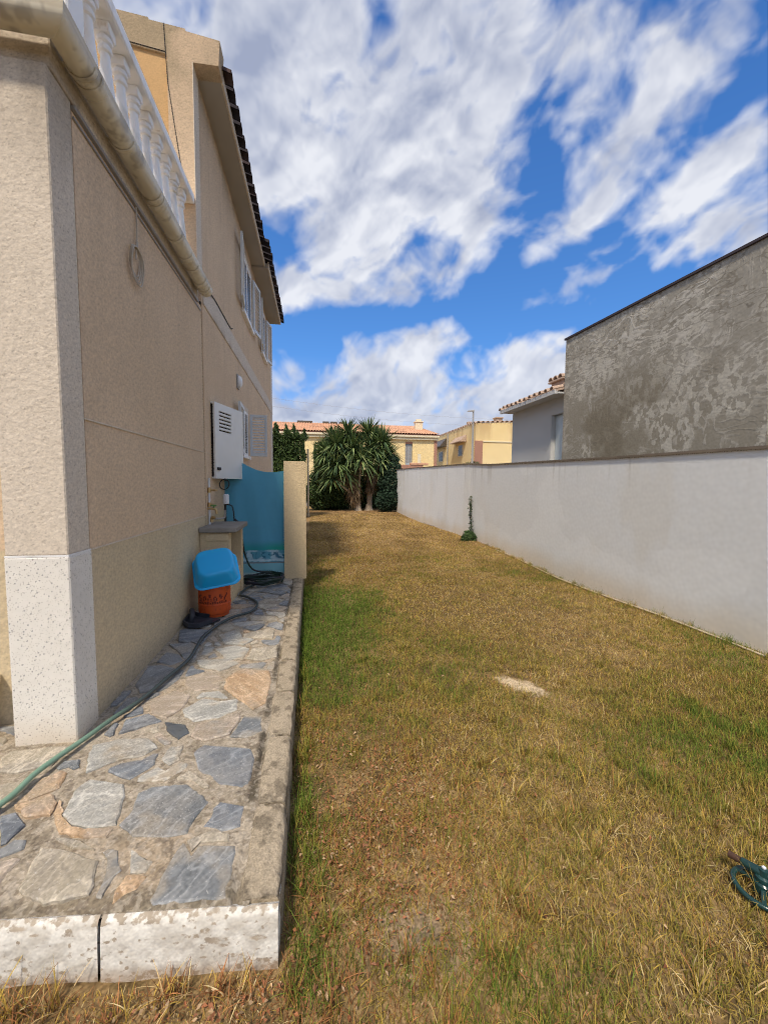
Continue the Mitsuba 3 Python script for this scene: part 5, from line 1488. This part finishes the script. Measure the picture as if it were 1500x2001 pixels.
def yucca(x, y, heads, skirt, seed, label, r0):
    rg = np.random.default_rng(seed)
    k = thing('yucca_tree', label, 'tree', None)
    limbs = []
    for i, (hx, hy, hz, n, L) in enumerate(heads):
        mid = (x + (hx - x) * .25, y + (hy - y) * .3, hz * .5)
        pts_ = curve([(x + .06 * math.cos(i), y + .06 * math.sin(i), -.05), mid, (hx, hy, hz)], 14)
        limbs.append(tube(pts_, np.linspace(r0, .06, len(pts_)) * (1 if i < 2 else .7), 9))
    limbs.append(lathe([(0, -.05), (r0 * 2.0, -.05), (r0 * 1.5, .12), (r0 * 1.1, .35), (0, .4)], 12, (x, y, 0)))
    put('trunk', limbs, 'bark', k, smooth=45)
    for hx, hy, hz, n, L in heads:
        V, F, Cc = sword_leaves(np.array([hx, hy, hz]), n, L, rg)
        put('crown', trimesh.Trimesh(V, F, process=False), 'leafy', k, color=Cc)
    if skirt:
        Vs, Fs, Cs, off = [], [], [], 0
        for hx, hy, z0, z1, m in skirt:
            for _ in range(m):
                z = rg.uniform(z0, z1)
                t_ = np.clip(z / 3.2, 0, 1)
                V, F, Cc = sword_leaves(np.array([x + (hx - x) * t_, y + (hy - y) * t_, z]), 9, .62, rg, True)
                Vs.append(V); Fs.append(F + off); Cs.append(Cc); off += len(V)
        put('dead_leaf_skirt', trimesh.Trimesh(np.vstack(Vs), np.vstack(Fs), process=False), 'leafy', k, color=np.vstack(Cs), label='hanging dry brown leaves round the trunk')
    return k


yucca(2.36, 22.0, [(2.05, 21.9, 3.35, 250, 1.55), (1.80, 22.1, 4.20, 170, 1.15), (1.15, 21.7, 3.55, 190, 1.25), (.65, 21.8, 3.15, 180, 1.1), (1.15, 21.5, 2.55, 160, 1.2), (2.45, 21.4, 2.75, 150, 1.25), (.95, 22.3, 3.95, 110, .9), (.45, 21.9, 2.35, 140, 1.0),
                   (.9, 21.5, 1.75, 120, 1.0), (1.6, 21.5, 2.1, 110, 1.1)],
      [(2.05, 21.9, 1.0, 2.9, 46), (1.5, 21.8, .9, 1.9, 26)], 41, 'left yucca tree with a brown skirt of dead leaves round its trunk', .12)
yucca(2.98, 22.2, [(3.10, 22.0, 3.45, 210, 1.35), (2.95, 22.3, 4.30, 160, 1.1), (3.70, 21.9, 3.75, 180, 1.15), (3.55, 21.7, 2.75, 170, 1.1), (4.05, 22.0, 3.15, 140, .95), (3.70, 22.0, 2.25, 130, 1.0), (3.40, 22.2, 4.10, 100, .9)],
      [(3.1, 22.0, 1.5, 2.7, 26)], 42, 'right yucca tree with a pale bare trunk beside the ivy bush', .14)
# low plants beyond the wall at the street lamp
bush('street_shrub', [(13.2, 33.2, 3.0, .5), (13.8, 33.1, 3.1, .45), (12.6, 33.2, 2.7, .5), (13.3, 33.2, 2.0, .8), (13.0, 33.2, 1.0, .9)], 1800, 15, [(.09, .11, .05), (.13, .14, .07)], .10, 'pale shrub beyond the boundary wall beside the street lamp')
